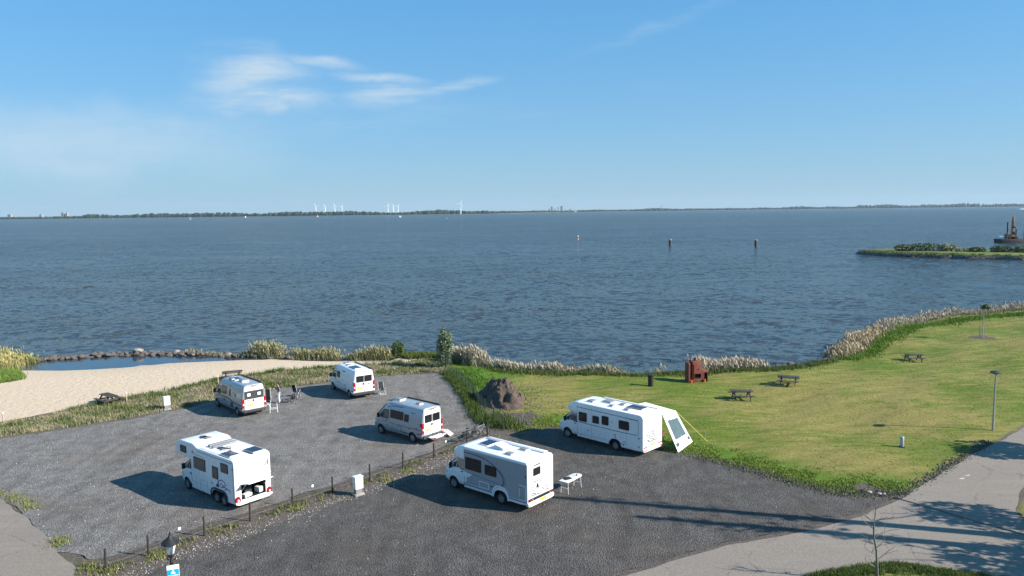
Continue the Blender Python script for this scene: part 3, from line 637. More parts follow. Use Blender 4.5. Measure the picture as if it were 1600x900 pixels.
# ---- coach-built motorhomes
def coach(t, prof, w, arches, mat, extra=(), bev=.07):
    mb = MB(); mb.prism(prof, -w, w); b = mb.build('coach_body', mat, t, bev=bev, seg=3)
    cs = []
    for (x, half) in arches:
        for s in (1, -1):
            c = MB(); y0, y1 = sorted((s*(w-.34), s*(w+.3)))
            pts = [(x-half, .0)]+[(x-half+.42-.42*math.cos(a), .40+.42*math.sin(a)) for a in np.linspace(0, PI/2, 7)]+[(x+half-.42+.42*math.sin(a), .40+.42*math.cos(a)) for a in np.linspace(0, PI/2, 7)]+[(x+half, .0)]
            c.prism(pts, y0, y1); cs.append(c)
    cut(b, cs+list(extra), black); return b
def base_cab(t, wb, paint, w=1.0, zt=2.08):
    L = Loft(cab_stations(wb, w, zt)); b = L.mb().build('cab', paint, t); cut(b, wells((wb,), w), black); cab_fittings(t, wb, L, w)
    for s in (1, -1): wheel(t, wb, s*(w-.11))
    return L
def cap_over_cab(t, wb, w, H, mat):
    st = [(wb-1.02, w, 1.98, H), (wb-.75, w-.01, 2.0, H-.02), (wb-.40, w-.06, 2.02, H-.13), (wb-.08, w-.16, 2.06, H-.32), (wb+.12, w-.32, 2.13, H-.50), (wb+.19, w-.50, 2.2, H-.58)]
    rings = []
    for x, ww, z0, z1 in st:
        h = z1-z0; a = [(ww-.06, z0), (ww, z0+.06), (ww, z0+h*.72), (ww-.03, z0+h*.9), (ww-.12, z1), (0, z1+.01)]
        rings.append([(x, y, z) for y, z in a]+[(x, -y, z) for y, z in a[::-1][1:]]+[(x, 0, z0)])
    mb = MB(); mb.loft(rings); return mb.build('cab_roof_cap', mat, t)

# grey-sided motorhome in the foreground
wb, ro, w, H = 3.82, 1.94, 1.15, 2.78
t = thing('motorhome', 'white motorhome with grey sides and a curved dark line on the dark lot', 'motorhome', (-.02, 41.45, .02), R(139.5), 'motorhomes and camper vans on the lot')
coach(t, [(-ro, .42), (-ro, H-.12), (-ro+.10, H), (wb-.98, H), (wb-.98, .36), (.3, .36), (-ro+.5, .36)], w, [(0, .50)], white)
cap_over_cab(t, wb, w, H, white); base_cab(t, wb, white)
for s in (1, -1): wheel(t, 0, s*1.0)
yf = lambda x, z: w
for s in (1, -1):
    arch = [(x, z) for x, z in [(-.50, .62), (-.44, .80), (-.30, .92), (0, .97), (.30, .92), (.44, .80), (.50, .62)]]
    side_panel([(-ro+.05, .62)]+arch+[(wb-1.02, .62), (wb-1.02, H-.14), (-ro+.05, H-.14)], yf, s, .006).build('side_skin', grey_panel, t)
    strip_panel([(-.58, .36), (-.56, .66), (-.47, .86), (-.32, .99), (0, 1.04), (.32, .99), (.47, .86), (.56, .66), (.58, .36)], .10, yf, s, .03).build('arch_trim', white, t)
    strip_panel([(.62, .56), (wb-1.0, .56)], .05, yf, s, .014).build('skirt_line', navy, t); strip_panel([(-ro+.05, .56), (-.62, .56)], .05, yf, s, .014).build('skirt_line', navy, t)
arc = [(2.80, 2.46), (2.2, 2.47), (1.6, 2.45), (1.1, 2.38), (.6, 2.2), (.2, 1.98), (-.1, 1.7), (-.24, 1.42), (-.2, 1.2), (0, 1.05), (.35, .93), (.75, .87)]
strip_panel(arc, .055, yf, 1, .014).build('curved_line', navy, t)
strip_panel([(x-.12, z) for x, z in arc[5:10]], .02, yf, 1, .012).build('curved_line', greyline, t)
strip_panel([(2.6, 1.30), (1.6, 1.25), (.8, 1.2), (.0, 1.16)], .022, yf, 1, .012).build('swoosh', navy, t)
side_panel([(2.82, 1.02), (2.45, 1.02), (2.15, 1.25), (2.82, 1.32)], yf, 1, .010).build('white_swoosh', white, t)
window(t, 1.44, 2.68, 1.50, 2.22, yf, t=.03); window(t, .28, 1.16, 1.50, 2.08, yf, t=.03)
for (x0, x1, z0, z1, nm) in ((.86, 1.62, .66, 1.02, 'service_hatch'), (-1.84, -1.36, .62, 1.48, 'garage_door')):
    q = side_panel(rrect(x0, x1, z0, z1, .05), yf, 1, .016).build(nm, white, t); side_panel(rrect(x0+.04, x1-.04, z0+.04, z1-.04, .04), yf, 1, .02, 0).build('panel', grey_panel, q)
for z in (.72, 1.32): side_panel(rrect(-1.45, -1.39, z, z+.08, .02), yf, 1, .03).build('latch', black, t)
side_panel(rrect(2.6, 2.74, .72, 1.0, .03), yf, 1, .02).build('filler_cap', white2, t); side_panel(rrect(-1.85, -1.78, 1.95, 2.03, .02), yf, 1, .02).build('marker_lamp', black, t)
window(t, .9, 1.9, 1.5, 2.1, yf, -1, t=.02); side_panel(rrect(2.1, 2.75, .55, 2.3, .06), yf, -1, .016).build('entry_door', white2, t)
rear_window(t, .02, .66, 1.92, 2.36, -ro)
mb = MB(); mb.box((-ro-.03, .3, 2.52), (.05, .5, .05)); mb.build('brake_light', black, t, bev=.02)
mb = MB(); mb.box((-ro+.02, -.92, 1.65), (.10, .14, 2.1)); mb.build('corner_column', white2, t, bev=.05)
mb = MB(); mb.box((-ro-.02, 0, .66), (.05, 2.16, .16)); mb.build('lamp_bar', black, t, bev=.015)
for s in (1, -1):
    for k in range(3): mb = MB(); mb.box((-ro-.05, s*(1.0-.12*k), .66), (.03, .09, .09)); mb.build('tail_light', redlamp if k < 2 else midgrey, t, bev=.02)
mb = MB(); mb.prism([(-1.13, .52), (1.13, .52), (1.13, .34), (.9, .30), (-.9, .30), (-1.13, .34)], -ro-.06, -ro+.12, 'X'); mb.build('rear_bumper', white2, t, bev=.03)
rear_panel(rrect(-.42, .12, .42, .54, .01), -ro-.06, .014).build('number_plate', plate_y, t)
rearM = lambda y, z: Matrix(((0, 0, -1, -ro-.006), (-1, 0, 0, y), (0, 1, 0, z), (0, 0, 0, 1)))
text('rear_lettering', 'Chausson', .22, greyline, t, rearM(.38, 1.62))
for (y0, y1, z0, z1) in ((.62, .85, 1.05, 1.4), (.18, .40, 1.15, 1.45), (-.05, .12, 1.25, 1.55), (.45, .85, .92, .98), (.05, .8, .82, .86), (-.3, .05, .9, 1.12), (-.6, -.38, .9, 1.15), (-.75, -.45, .82, .86)):
    A, B = ribbon([(y0, z0), ((y0+y1)/2, z1), (y1, z0+.05)], .05)
    mb = MB()
    for k in range(2): mb.prism([A[k], A[k+1], B[k+1], B[k]], -ro-.006, -ro+.01, 'X')
    mb.build('sticker', greyline, t)
mb = MB(); mb.prism([(.15, 1.25), (.32, 1.52), (.38, 1.32), (.30, 1.18)], -ro-.008, -ro+.01, 'X'); mb.build('sticker', black, t)
mb = MB(); mb.box((2.05, -.15, H+.03), (.75, .95, .05)); mb.build('roof_skylight', white2, t, bev=.02); mb = MB(); mb.box((2.05, -.15, H+.06), (.66, .85, .03)); mb.build('roof_glass', solar, t)
mb = MB(); mb.box((.85, -.05, H+.06), (.75, .75, .12)); q = mb.build('roof_hatch', white2, t, bev=.03)
mb = MB(); mb.box((.85, -.05, H+.125), (.45, .45, .02)); mb.build('hatch_well', midgrey, q)
mb = MB(); mb.box((.85, .0, H+.19), (.70, .7, .04), M4=Matrix.Rotation(R(-10), 4, 'Y')); mb.build('lid', canvas, q)
hatch(t, -.2, .55, H, .5, .4); hatch(t, -.35, -.55, H, .5, .4)
mb = MB(); mb.prism([(-.78, H-.02), (-.74, H+.05), (-.86, H+.12), (-1.06, H+.08), (-1.2, H-.12), (-1.19, H-.26), (-1.1, H-.26)], -1.6, 2.7, 'X'); mb.build('awning_box', white2, t, bev=.02)

# white motorhome at the lawn edge
wb, ro, w, H = 4.30, 2.25, 1.14, 2.80
t = thing('motorhome', 'all white motorhome with four dark side windows parked against the lawn', 'motorhome', (7.65, 50.65, .02), R(136.0), 'motorhomes and camper vans on the lot')
coach(t, [(-ro, .40), (-ro, H-.22), (-ro+.10, H-.06), (-ro+.3, H), (wb-.98, H), (wb-.98, .34), (.3, .34), (-ro+.5, .34)], w, [(0, .50)], white)
cap_over_cab(t, wb, w, H, white); base_cab(t, wb, white)
for s in (1, -1): wheel(t, 0, s*.99)
yf = lambda x, z: w
for (x0, x1, z0, z1) in ((2.42, 3.14, 1.50, 2.16), (1.36, 1.92, 1.58, 2.10), (.54, 1.12, 1.62, 2.24), (-1.15, -.31, 1.60, 2.20)): window(t, x0, x1, z0, z1, yf, t=.025, r=.08)
strip_panel([(-1.8, 1.42), (-.5, 1.38), (1.5, 1.40), (3.3, 1.42)], .04, yf).build('belt_stripe', greyline, t); strip_panel([(-1.9, 2.42), (1.2, 2.45), (3.3, 2.47)], .04, yf).build('roof_stripe', greyline, t)
strip_panel([(-1.1, 2.40), (-1.75, 2.40), (-1.88, 2.28), (-1.88, 1.52), (-1.78, 1.42)], .025, yf).build('panel_line', greyline, t)
for x in (3.28, 2.02, -.92): strip_panel([(x, .40), (x, 2.6)], .014, yf, 1, .003).build('panel_seam', midgrey, t)
strip_panel([(-2.2, .60), (-.56, .60)], .016, yf, 1, .003).build('panel_seam', midgrey, t); strip_panel([(.56, .60), (3.3, .60)], .016, yf, 1, .003).build('panel_seam', midgrey, t)
q = side_panel(rrect(-2.12, -.98, .5, 1.36, .04), yf, 1, .008).build('garage_door', white2, t)
for z in (.62, 1.2): side_panel(rrect(-1.98, -1.9, z, z+.09, .02), yf, 1, .03).build('latch', black, q)
strip_panel([(-.05, .88), (.05, 1.1), (-.1, 1.16)], .05, yf).build('graphic', greyline, t); strip_panel([(.15, 1.95), (.35, 1.93)], .04, yf).build('graphic', midgrey, t)
for x, z in ((2.3, .95), (2.9, .55), (.5, .5), (-.55, .62), (-.75, .75), (-.7, .55)): side_panel(rrect(x-.05, x+.05, z-.04, z+.04, .02), yf, 1, .012).build('vent', midgrey, t)
window(t, 1.2, 2.1, 1.5, 2.1, yf, -1, t=.02); side_panel(rrect(2.4, 3.05, .5, 2.3, .06), yf, -1, .016).build('entry_door', white2, t)
rear_panel(rrect(-.95, .85, 1.0, 2.35, .06), -ro, .006).build('rear_panel', white2, t)
rm = lambda y, z: Matrix(((0, 0, -1, -ro-.008), (-1, 0, 0, y), (0, 1, 0, z), (0, 0, 0, 1)))
for k, (y0, y1, z) in enumerate(((.55, -.45, 1.55), (.75, -.35, 1.38), (.8, -.5, 1.22), (.8, -.4, 1.06), (.6, -.6, .92))):
    n = 12; pts = [(y0+(y1-y0)*i/n, z+.05*math.sin(i*2.3+k)+.03*math.cos(i*5.1+k*2)) for i in range(n+1)]; A, B = ribbon(pts, .055); mb = MB()
    for i in range(n):
        mb.prism([A[i], A[i+1], B[i+1], B[i]], -ro-.010, -ro+.01, 'X')
    mb.build('rear_graphic', greyline, t)
for s in (1, -1):
    rear_panel([(s*1.06, .62), (s*.70, .66), (s*.62, .60), (s*1.06, .54)], -ro, .02).build('tail_light', redlamp, t); rear_panel(rrect(s*.9-.12, s*.9+.12, .40, .46, .02), -ro-.06, .03).build('reflector', redlamp, t)
mb = MB(); mb.prism([(-1.12, .52), (1.12, .52), (1.12, .36), (.9, .30), (-.9, .30), (-1.12, .36)], -ro-.05, -ro+.1, 'X'); mb.build('rear_bumper', white2, t, bev=.03)
rear_panel(rrect(-.3, .25, .62, .74, .01), -ro, .014).build('number_plate', plate_y, t)
for (x, y, a, b) in ((2.6, .3, .55, .55), (1.6, -.3, .8, .6), (.75, .45, .35, .35), (.4, -.35, .4, .4), (-.6, .55, .4, .4)): hatch(t, x, y, H, a, b, .12)
solar_panel(t, -.75, -.35, H, 1.2, .75); mb = MB(); mb.box((.3, -1.1, H-.02), (4.6, .2, .16)); mb.build('awning_box', white2, t, bev=.04)

# alcove motorhome with tandem axle
wb, ro, w, H = 3.80, 1.62, 1.14, 2.86
t = thing('motorhome', 'white alcove motorhome with tandem rear axle and open rear garage flap on the gravel lot', 'motorhome', (-15.85, 41.9, .02), R(141.2), 'motorhomes and camper vans on the lot')
g = MB(); g.box((-ro+.3, -.02, .98), (1.4, 1.52, .86))
prof = [(-ro, .40), (-ro, H-.18), (-ro+.06, H-.06), (-ro+.18, H), (wb-1.55, H), (wb-1.25, H+.14), (wb-1.05, H+.18), (wb+.25, H+.16), (wb+.62, H+.06), (wb+.86, H-.14), (wb+.94, H-.42), (wb+.86, H-.62), (wb+.66, H-.74), (wb-.30, H-.80), (wb-.80, H-.82), (wb-.80, .36), (.6, .36), (-ro+.4, .36)]
coach(t, prof, w, [(0, .80)], white, [g], bev=.06)
base_cab(t, wb, white, .99, 2.06)
for x in (-.38, .38):
    for s in (1, -1): wheel(t, x, s*.98, .32, .20, midgrey, True)
yf = lambda x, z: w
tan = M('window_with_blind', (.085, .075, .07), .15, var=.1)
window(t, 1.34, 2.62, 1.62, 2.32, yf, g=tan, frame=dark_grey, r=.04, t=.025); window(t, .0, .62, 1.46, 2.16, yf, g=tan, frame=dark_grey, r=.04, t=.025); window(t, -1.04, -.30, 2.0, 2.52, yf, g=tan, frame=dark_grey, r=.04, t=.025)
window(t, 3.42, 4.10, 2.32, 2.74, yf, g=glass, frame=dark_grey, r=.04, t=.025)
strip_panel([(-.86, .36), (-.84, .66), (-.70, .82), (-.45, .90), (.45, .90), (.70, .82), (.84, .66), (.86, .36)], .10, yf, 1, .03).build('arch_trim', dark_grey, t)
strip_panel([(2.9, .80), (1.0, .80)], .012, yf, 1, .004).build('panel_line', midgrey, t); strip_panel([(2.0, .40), (2.0, 1.05), (1.2, 1.05), (1.2, .40)], .016, yf, 1, .004).build('panel_line', midgrey, t); strip_panel([(2.95, .40), (2.95, 2.0)], .016, yf, 1, .004).build('panel_line', midgrey, t)
strip_panel([(-1.5, 2.68), (2.2, 2.68)], .03, yf, 1, .01).build('roof_trim', midgrey, t); strip_panel([(-1.52, .5), (-1.52, 2.6)], .03, yf, 1, .008).build('corner_trim', midgrey, t)
strip_panel([(2.85, 2.5), (2.2, 2.46), (1.4, 2.42)], .03, yf, 1, .004).build('side_lettering', midgrey, t); side_panel([(2.82, 2.48), (2.62, 2.48), (2.72, 2.66)], yf, 1, .005).build('badge', greyline, t)
side_panel([(.34, 1.02), (-.02, 1.02), (-.02, 1.40)], yf, 1, .005).build('emblem', navy, t)
for pts in ([(.1, 1.36), (-.3, 1.52), (-.6, 1.46), (-.8, 1.30)], [(-.08, 1.1), (-.3, 1.34), (-.42, 1.2), (-.7, 1.28)], [(-.2, 1.05), (-.5, 1.16), (-.85, 1.14)], [(-.6, 1.0), (-.95, 1.12), (-1.2, 1.02)], [(.6, 1.18), (.7, 1.08), (.8, 1.2)]): strip_panel(pts, .05, yf, 1, .005).build('emblem', navy, t)
side_panel([(wb-.6, .98), (wb-.85, 1.06), (wb-.52, 1.18), (wb-.35, 1.1)], lambda x, z: .995, 1, .012).build('emblem', navy, t)
side_panel(rrect(-1.52, -1.45, 2.32, 2.40, .02), yf, 1, .02).build('marker_lamp', black, t)
# open flap, garage lining and what shows of the load
mb = MB(); mb.box((0, 0, 0), (.05, 1.54, .86)); q = mb.build('garage_flap', white2, t, bev=.015); q.location = (-ro-.36, -.02, 1.52); q.rotation_euler = (0, R(-76), 0)
mb = MB(); mb.box((-.03, 0, .0), (.02, .5, .05)); mb.build('flap_handle', midgrey, q)
for y in (.68, -.72): mb = MB(); mb.bar((-ro+.05, y, 1.05), (-ro-.45, y, 1.55), .03); mb.build('gas_strut', steel, t)
rear_panel([(-1.10, 2.32), (1.10, 2.32), (1.10, 2.30), (-1.10, 2.30)], -ro, .008).build('panel_line', midgrey, t)
rear_panel([(-.70, 2.10), (-.78, 2.10), (-1.0, 2.46), (-.97, 2.46)], -ro, .006).build('emblem', greyline, t)
rear_panel([(-.98, 2.44), (-1.0, 2.46), (-1.03, 2.14), (-.90, 2.14)], -ro, .008).build('emblem', red_decal, t)
rear_panel(rrect(-.66, -.38, 2.15, 2.18, .01), -ro, .005).build('rear_lettering', midgrey, t)
mb = MB(); mb.box((-ro-.01, .05, 2.30), (.04, .12, .06)); mb.build('rear_camera', midgrey, t, bev=.01)
mb = MB(); mb.prism([(-1.14, .50), (1.14, .50), (1.14, .38), (.9, .30), (-.9, .30), (-1.14, .38)], -ro-.10, -ro+.1, 'X'); mb.build('rear_bumper', white2, t, bev=.03)
for s in (1, -1):
    mb = MB(); mb.lathe([(.001, -.05), (.15, -.05), (.17, 0), (.15, .12)], 18, c=(-ro-.02, s*.98, .60), axis='X', cap=False); mb.v = [(x, y, .60+(z-.60)*1.35) for x, y, z in mb.v]; l = mb.build('tail_light', redlamp, t)
    mb = MB(); mb.lathe([(.001, -.02), (.06, -.02), (.06, .02)], 12, c=(-ro-.07, s*.98, .60), axis='X', cap=False); mb.build('lens', headl, l)
for (x, y, a, b) in ((.9, .0, .6, .9), (wb-.6, .0, .8, .4)): hatch(t, x, y, H+(.16 if x > 2 else 0), a, b, .10, midgrey, R(14))
solar_panel(t, -.55, .68, H+.05, .95, .62); solar_panel(t, -.95, -.55, H+.05, .95, .75)
mb = MB(); mb.box((1.75, -.1, H+.10), (.22, 1.5, .12)); mb.build('roof_bar', midgrey, t, bev=.02); mb = MB(); mb.box((1.35, -.1, H+.10), (.18, 1.5, .10)); mb.build('roof_bar', midgrey, t, bev=.02)
mb = MB(); mb.lathe([(.001, .02), (.2, .04), (.36, .12), (.37, .13), (.2, .06), (.001, .04)], 20, cap=False); d = mb.build('satellite_dish', white2, t); d.location = (.25, .1, H+.12); d.rotation_euler = (R(10), R(25), 0)
mb = MB(); mb.bar((.25, .1, H), (.25, .1, H+.16), .1); mb.bar((.3, -.2, H+.2), (-.1, -.5, H+.25), .04); mb.bar((.6, .5, H+.05), (-.3, -.2, H+.1), .04); mb.build('dish_mount', white2, t)
for y in (1.02, -1.02): mb = MB(); mb.bar((-1.4, y, H+.05), (2.0, y, H+.05), .035); mb.build('roof_rail', white2, t)
for nm, c, d, mt in (('stowed_crate', (-ro+.35, -.55, .74), (.4, .3, .3), 'stone'), ('stowed_bag', (-ro+.2, .30, .68), (.32, .5, .18), 'stone'), ('stowed_box', (-ro+.55, .1, .8), (.3, .5, .45), 'dk')):
    mb = MB(); mb.box(c, d, R(12)); q = mb.build(nm, canvas if mt == 'stone' else dark_grey, None, bev=.03)
    tag(q, {'stowed_crate': 'white crate at the right inside the open motorhome garage', 'stowed_bag': 'pale bag lying low inside the open motorhome garage', 'stowed_box': 'dark box at the back of the open motorhome garage'}[nm], 'luggage', 'luggage in the open garage')
    q.matrix_world = Matrix.Translation((-15.85, 41.9, .02)) @ Matrix.Rotation(R(141.2), 4, 'Z')
# ------------------------------------------------------------------ camping gear and people
def local(t, p): return t
def camp_chair(label, pos, rz, fab=blackfab, frame=white2, group='folding camping chairs'):
    t = thing('camping_chair', label, 'chair', (*pos, .02), R(rz), group)
    for s in (1, -1):
        mb = MB(); mb.tube([(-.22, s*.26, 0), (.0, s*.26, .36), (.24, s*.26, .62)], .014, 6); mb.tube([(.24, s*.26, 0), (.0, s*.26, .36), (-.20, s*.26, .46), (-.36, s*.26, 1.08)], .014, 6); mb.build('side_frame', frame, t)
        mb = MB(); mb.box((.0, s*.28, .64), (.42, .05, .03)); mb.build('armrest', dark_grey, t, bev=.01)
    mb = MB(); mb.tube([(-.22, .26, .02), (-.22, -.26, .02)], .012, 6); mb.tube([(.24, .26, .02), (.24, -.26, .02)], .012, 6); mb.build('cross_bar', frame, t)
    mb = MB(); mb.add([(.24, .25, .46), (.24, -.25, .46), (-.2, -.25, .42), (-.2, .25, .42), (0, .25, .41), (0, -.25, .41)], [(0, 1, 5, 4), (4, 5, 2, 3)])
    sol(mb, .02).build('seat', fab, t)
    mb = MB(); mb.add([(-.2, .25, .44), (-.2, -.25, .44), (-.36, -.25, 1.08), (-.36, .25, 1.08)], [(0, 1, 2, 3)]); sol(mb, .02).build('backrest', fab, t)
    return t
def sol(mb, th):
    n = len(mb.v); bmv = list(mb.v); o = MB(); fs = list(mb.f)
    o.add(bmv+[(x+th*.5, y, z-th) for x, y, z in bmv], fs+[tuple(i+n for i in f[::-1]) for f in fs])
    ed = {}
    for f in fs:
        for a, b in zip(f, f[1:]+f[:1]): ed.setdefault(tuple(sorted((a, b))), []).append((a, b))
    o.f += [(a, b, b+n, a+n) for k in ed.values() if len(k) == 1 for a, b in k]
    return o
camp_chair('black folding chair with white frame standing beside the plain white camper van', (-11.75, 66.5), -55)
camp_chair('black folding chair tipped back next to the standing person', (-20.75, 62.5), 200)
camp_chair('black reclining chair at the far side of the silver van, right of the standing person', (-19.35, 66.2), 60)
def lounger(label, pos, rz, fab, group=None):
    t = thing('sun_lounger', label, 'lounger', (*pos, .02), R(rz), group)
    for s in (1, -1):
        mb = MB(); mb.tube([(-.75, s*.28, .62), (-.35, s*.28, .36), (.4, s*.28, .38), (.85, s*.28, .10)], .016, 6); mb.tube([(-.5, s*.28, 0), (-.2, s*.28, .37)], .014, 6); mb.tube([(.45, s*.28, 0), (.2, s*.28, .37)], .014, 6); mb.build('side_frame', white2, t)
    mb = MB(); q = [(-.75, .62), (-.35, .37), (.4, .39), (.85, .11)]
    mb.add([(x, s*.27, z) for x, z in q for s in (1, -1)], [(0, 1, 3, 2), (2, 3, 5, 4), (4, 5, 7, 6)]); sol(mb, .03).build('cover', fab, t); return t
palered = M('faded_red_canvas', (.55, .36, .33), .8, var=.2)
lounger('pale reclining lounger unfolded behind the silver van with the carrier', (-5.3, 53.9), -22, palered)
# table, chair and towel beside the grey-sided motorhome
t = thing('camping_table', 'white camping table with rounded end behind the grey-sided motorhome', 'table', (3.35, 42.75, .02), R(52))
mb = MB(); mb.prism([(-.85, -.32), (.55, -.32), (.72, -.26), (.84, -.12), (.84, .12), (.72, .26), (.55, .32), (-.85, .32)], .70, .73, 'Z'); mb.build('table_top', white, t, bev=.008)
for x in (-.7, .6):
    for y in (-.22, .22): mb = MB(); mb.tube([(x*1.05, y*1.2, 0), (x, y, .70)], .018, 6); mb.build('leg', white2, t)
mb = MB(); mb.bar((-.7, -.2, .3), (-.7, .2, .3), .02); mb.bar((.6, -.2, .3), (.6, .2, .3), .02); mb.build('stretcher', white2, t)
mb = MB(); mb.box((0, 0, .02), (.42, .34, .05)); o = mb.build('cushion', blackfab, None, bev=.02); o.location = (3.10, 42.55, .765); o.rotation_euler = (0, 0, R(30)); tag(o, 'small black cushion lying on the white camping table', 'cushion')
mb = MB(); mb.lathe([(.03, 0), (.05, .02), (.055, .10), (.05, .11)], 12); o = mb.build('mug', midgrey, None); o.location = (3.68, 43.0, .755); tag(o, 'grey mug standing on the rounded end of the camping table', 'mug')
# awning side wall, guy line, peg
wallm = M('awning_fabric', (.77, .77, .76), .75, var=.04, scale=3)
def clear_pvc():
    mt = M('clear_pvc', (.10, .15, .18), .06, var=.05, alpha=.55); return mt
t = thing('awning_wall', 'white fabric awning side wall with clear window leaning beside the white motorhome', 'awning', (10.0, 51.0, .02))
P0, P1, P2, P3 = Vector((10.22, 50.75, 2.30)), Vector((11.36, 51.75, 2.20)), Vector((12.48, 51.35, .10)), Vector((10.98, 49.05, .10))
def Q(u, v):                                                  # u along the wall, v downwards
    return P0.lerp(P1, u).lerp(P3.lerp(P2, u), v)-Vector((10.0, 51.0, .02))
nrm = (P1-P0).cross(P3-P0).normalized()
def quadslab(us, vs, th, off=0.):
    mb = MB(); c = [Q(us[0], vs[0]), Q(us[1], vs[0]), Q(us[1], vs[1]), Q(us[0], vs[1])]
    mb.add([p+nrm*(off+th/2) for p in c]+[p+nrm*(off-th/2) for p in c], [(0, 1, 2, 3), (7, 6, 5, 4), (0, 1, 5, 4), (1, 2, 6, 5), (2, 3, 7, 6), (3, 0, 4, 7)]); return mb
for nm, us, vs, mt in (('top_panel', (0, 1), (0, .20), wallm), ('left_panel', (0, .13), (.20, .72), wallm), ('right_panel', (.88, 1), (.20, .72), wallm), ('bottom_panel', (0, 1), (.72, 1), wallm), ('clear_window', (.13, .88), (.20, .72), clear_pvc())): quadslab(us, vs, .02).build(nm, mt, t)
quadslab((.04, .97), (.80, .89), .034).build('dark_band', greyline, t)
mb = MB(); mb.tube([Q(.55, .02), Q(.55, .98)], .018, 6); mb.build('inner_pole', steel, t)
mb = MB(); mb.tube([Q(0, 0), Q(1, 0)], .03, 6); mb.build('top_rail', white2, t)
mb = MB(); mb.add([(10.2, 50.77, 2.32), (11.36, 51.78, 2.22), (9.6, 53.6, 2.36), (8.4, 52.4, 2.50)], [(0, 1, 2, 3)])
o = sol(mb, .015).build('awning_roof', wallm); tag(o, 'white awning roof cloth drawn out over the far side of the white motorhome', 'awning')
yellow = M('yellow_cord', (.62, .60, .05), .6)
mb = MB(); mb.tube([(11.36, 51.75, 2.20), (13.6, 51.6, .02)], .016, 6); tag(mb.build('guy_line', yellow), 'taut yellow guy line from the awning wall down to the lawn', 'rope')
mb = MB(); mb.tube([(13.55, 52.1, -.05), (13.55, 52.1, .55)], .018, 6); mb.bar((13.45, 52.1, .55), (13.65, 52.1, .55), .03); tag(mb.build('ground_stake', steel), 'thin metal stake in the grass beside the yellow guy line', 'stake')
camp_chair('red folding chair half hidden behind the clear awning window', (10.4, 52.3), 30, M('red_fabric', (.42, .03, .04), .8, var=.15), steel)

# bicycles against the fence
def bicycle(label, pos, rz, lean, fm):
    t = thing('bicycle', label, 'bicycle', (*pos, .03), R(rz), 'bicycles'); t.rotation_euler = (R(lean), 0, R(rz))
    for x in (-.52, .52):
        mb = MB(); n = 22
        mb.tube([(x+.33*math.cos(2*PI*k/n), 0, .34+.33*math.sin(2*PI*k/n)) for k in range(n+1)], .022, 6, False); w = mb.build('wheel', rubber, t)
        mb = MB()
        for k in range(8): a = PI*k/8; mb.tube([(x-.31*math.cos(a), 0, .34-.31*math.sin(a)), (x+.31*math.cos(a), 0, .34+.31*math.sin(a))], .004, 4)
        mb.build('spokes', steel, w)
    mb = MB()
    for a, b in (((-.52, .34), (-.08, .30)), ((-.52, .34), (-.2, .78)), ((-.08, .30), (-.22, .86)), ((-.08, .30), (.36, .74)), ((-.2, .76), (.34, .82)), ((.52, .34), (.33, .95))): mb.tube([(a[0], 0, a[1]), (b[0], 0, b[1])], .024, 7)
    mb.build('frame', fm, t)
    mb = MB(); mb.tube([(.20, .30, 1.06), (.30, .20, 1.08), (.34, 0, 1.0), (.30, -.20, 1.08), (.20, -.30, 1.06)], .017, 6); mb.tube([(.34, 0, .9), (.34, 0, 1.0)], .02, 6); mb.build('handlebar', black, t)
    mb = MB(); mb.loft([[(-.36, .09, .92), (-.36, -.09, .92), (-.36, -.08, .97), (-.36, .08, .97)], [(-.2, .06, .93), (-.2, -.06, .93), (-.2, -.05, .97), (-.2, .05, .97)], [(-.08, .02, .93), (-.08, -.02, .93), (-.08, -.02, .96), (-.08, .02, .96)]]); mb.build('saddle', black, t, bev=.01)
    mb = MB(); mb.box((-.55, 0, .72), (.36, .14, .02)); mb.box((-.55, 0, .45), (.28, .24, .26)); mb.build('rear_carrier', black, t, bev=.02)
    mb = MB(); mb.lathe([(.09, -.015), (.09, .015)], 14, c=(-.08, 0, .30), axis='Y'); mb.bar((-.08, .05, .30), (.02, .07, .16), .02); mb.bar((-.08, -.05, .30), (-.18, -.07, .44), .02); mb.build('crank', dark_grey, t)
    for x in (-.52, .52):
        mb = MB(); mb.tube([(x+.365*math.cos(a), 0, .34+.365*math.sin(a)) for a in np.linspace(R(20), R(165), 9)], .02, 5); mb.build('mudguard', dark_grey, t)
    return t
bicycle('dark bicycle leaning against the fence end, nearer to the grey-sided motorhome', (-3.15, 52.55), 38, 9, black)
bicycle('dark bicycle with pale frame leaning beside the other one at the fence end', (-2.35, 53.35), 42, -8, midgrey)
bicycle('black bicycle parked on the gravel right of the standing person', (-19.0, 64.4), 80, 8, black)

# the person beside the left silver van
def skin_mesh(name, verts, edges, radii, mat, parent=None, sub=1):
    me = bpy.data.meshes.new(name); me.from_pydata(verts, edges, []); o = bpy.data.objects.new(name, me); col.objects.link(o)
    md = o.modifiers.new('s', 'SKIN'); md.use_smooth_shade = True; o.modifiers.new('d', 'SUBSURF').levels = sub
    for i, r in enumerate(radii): me.skin_vertices[0].data[i].radius = r if isinstance(r, tuple) else (r, r)
    me.skin_vertices[0].data[0].use_root = True
    dg = bpy.context.evaluated_depsgraph_get(); dg.update(); m2 = bpy.data.meshes.new_from_object(o.evaluated_get(dg)); bpy.data.objects.remove(o)
    m2.materials.clear(); m2.name = name; return place(name, m2, mat, parent)
skin = M('skin', (.50, .30, .22), .55, var=.05); hairm = M('dark_hair', (.03, .018, .012), .7, var=.3, scale=20); topm = M('grey_top', (.14, .14, .155), .85, var=.12, scale=9); trou = M('white_trousers', (.68, .70, .74), .8, var=.06)
t = thing('person', 'person in grey top and white trousers standing beside the silver van', 'person', (-20.2, 63.8, .02), R(215))
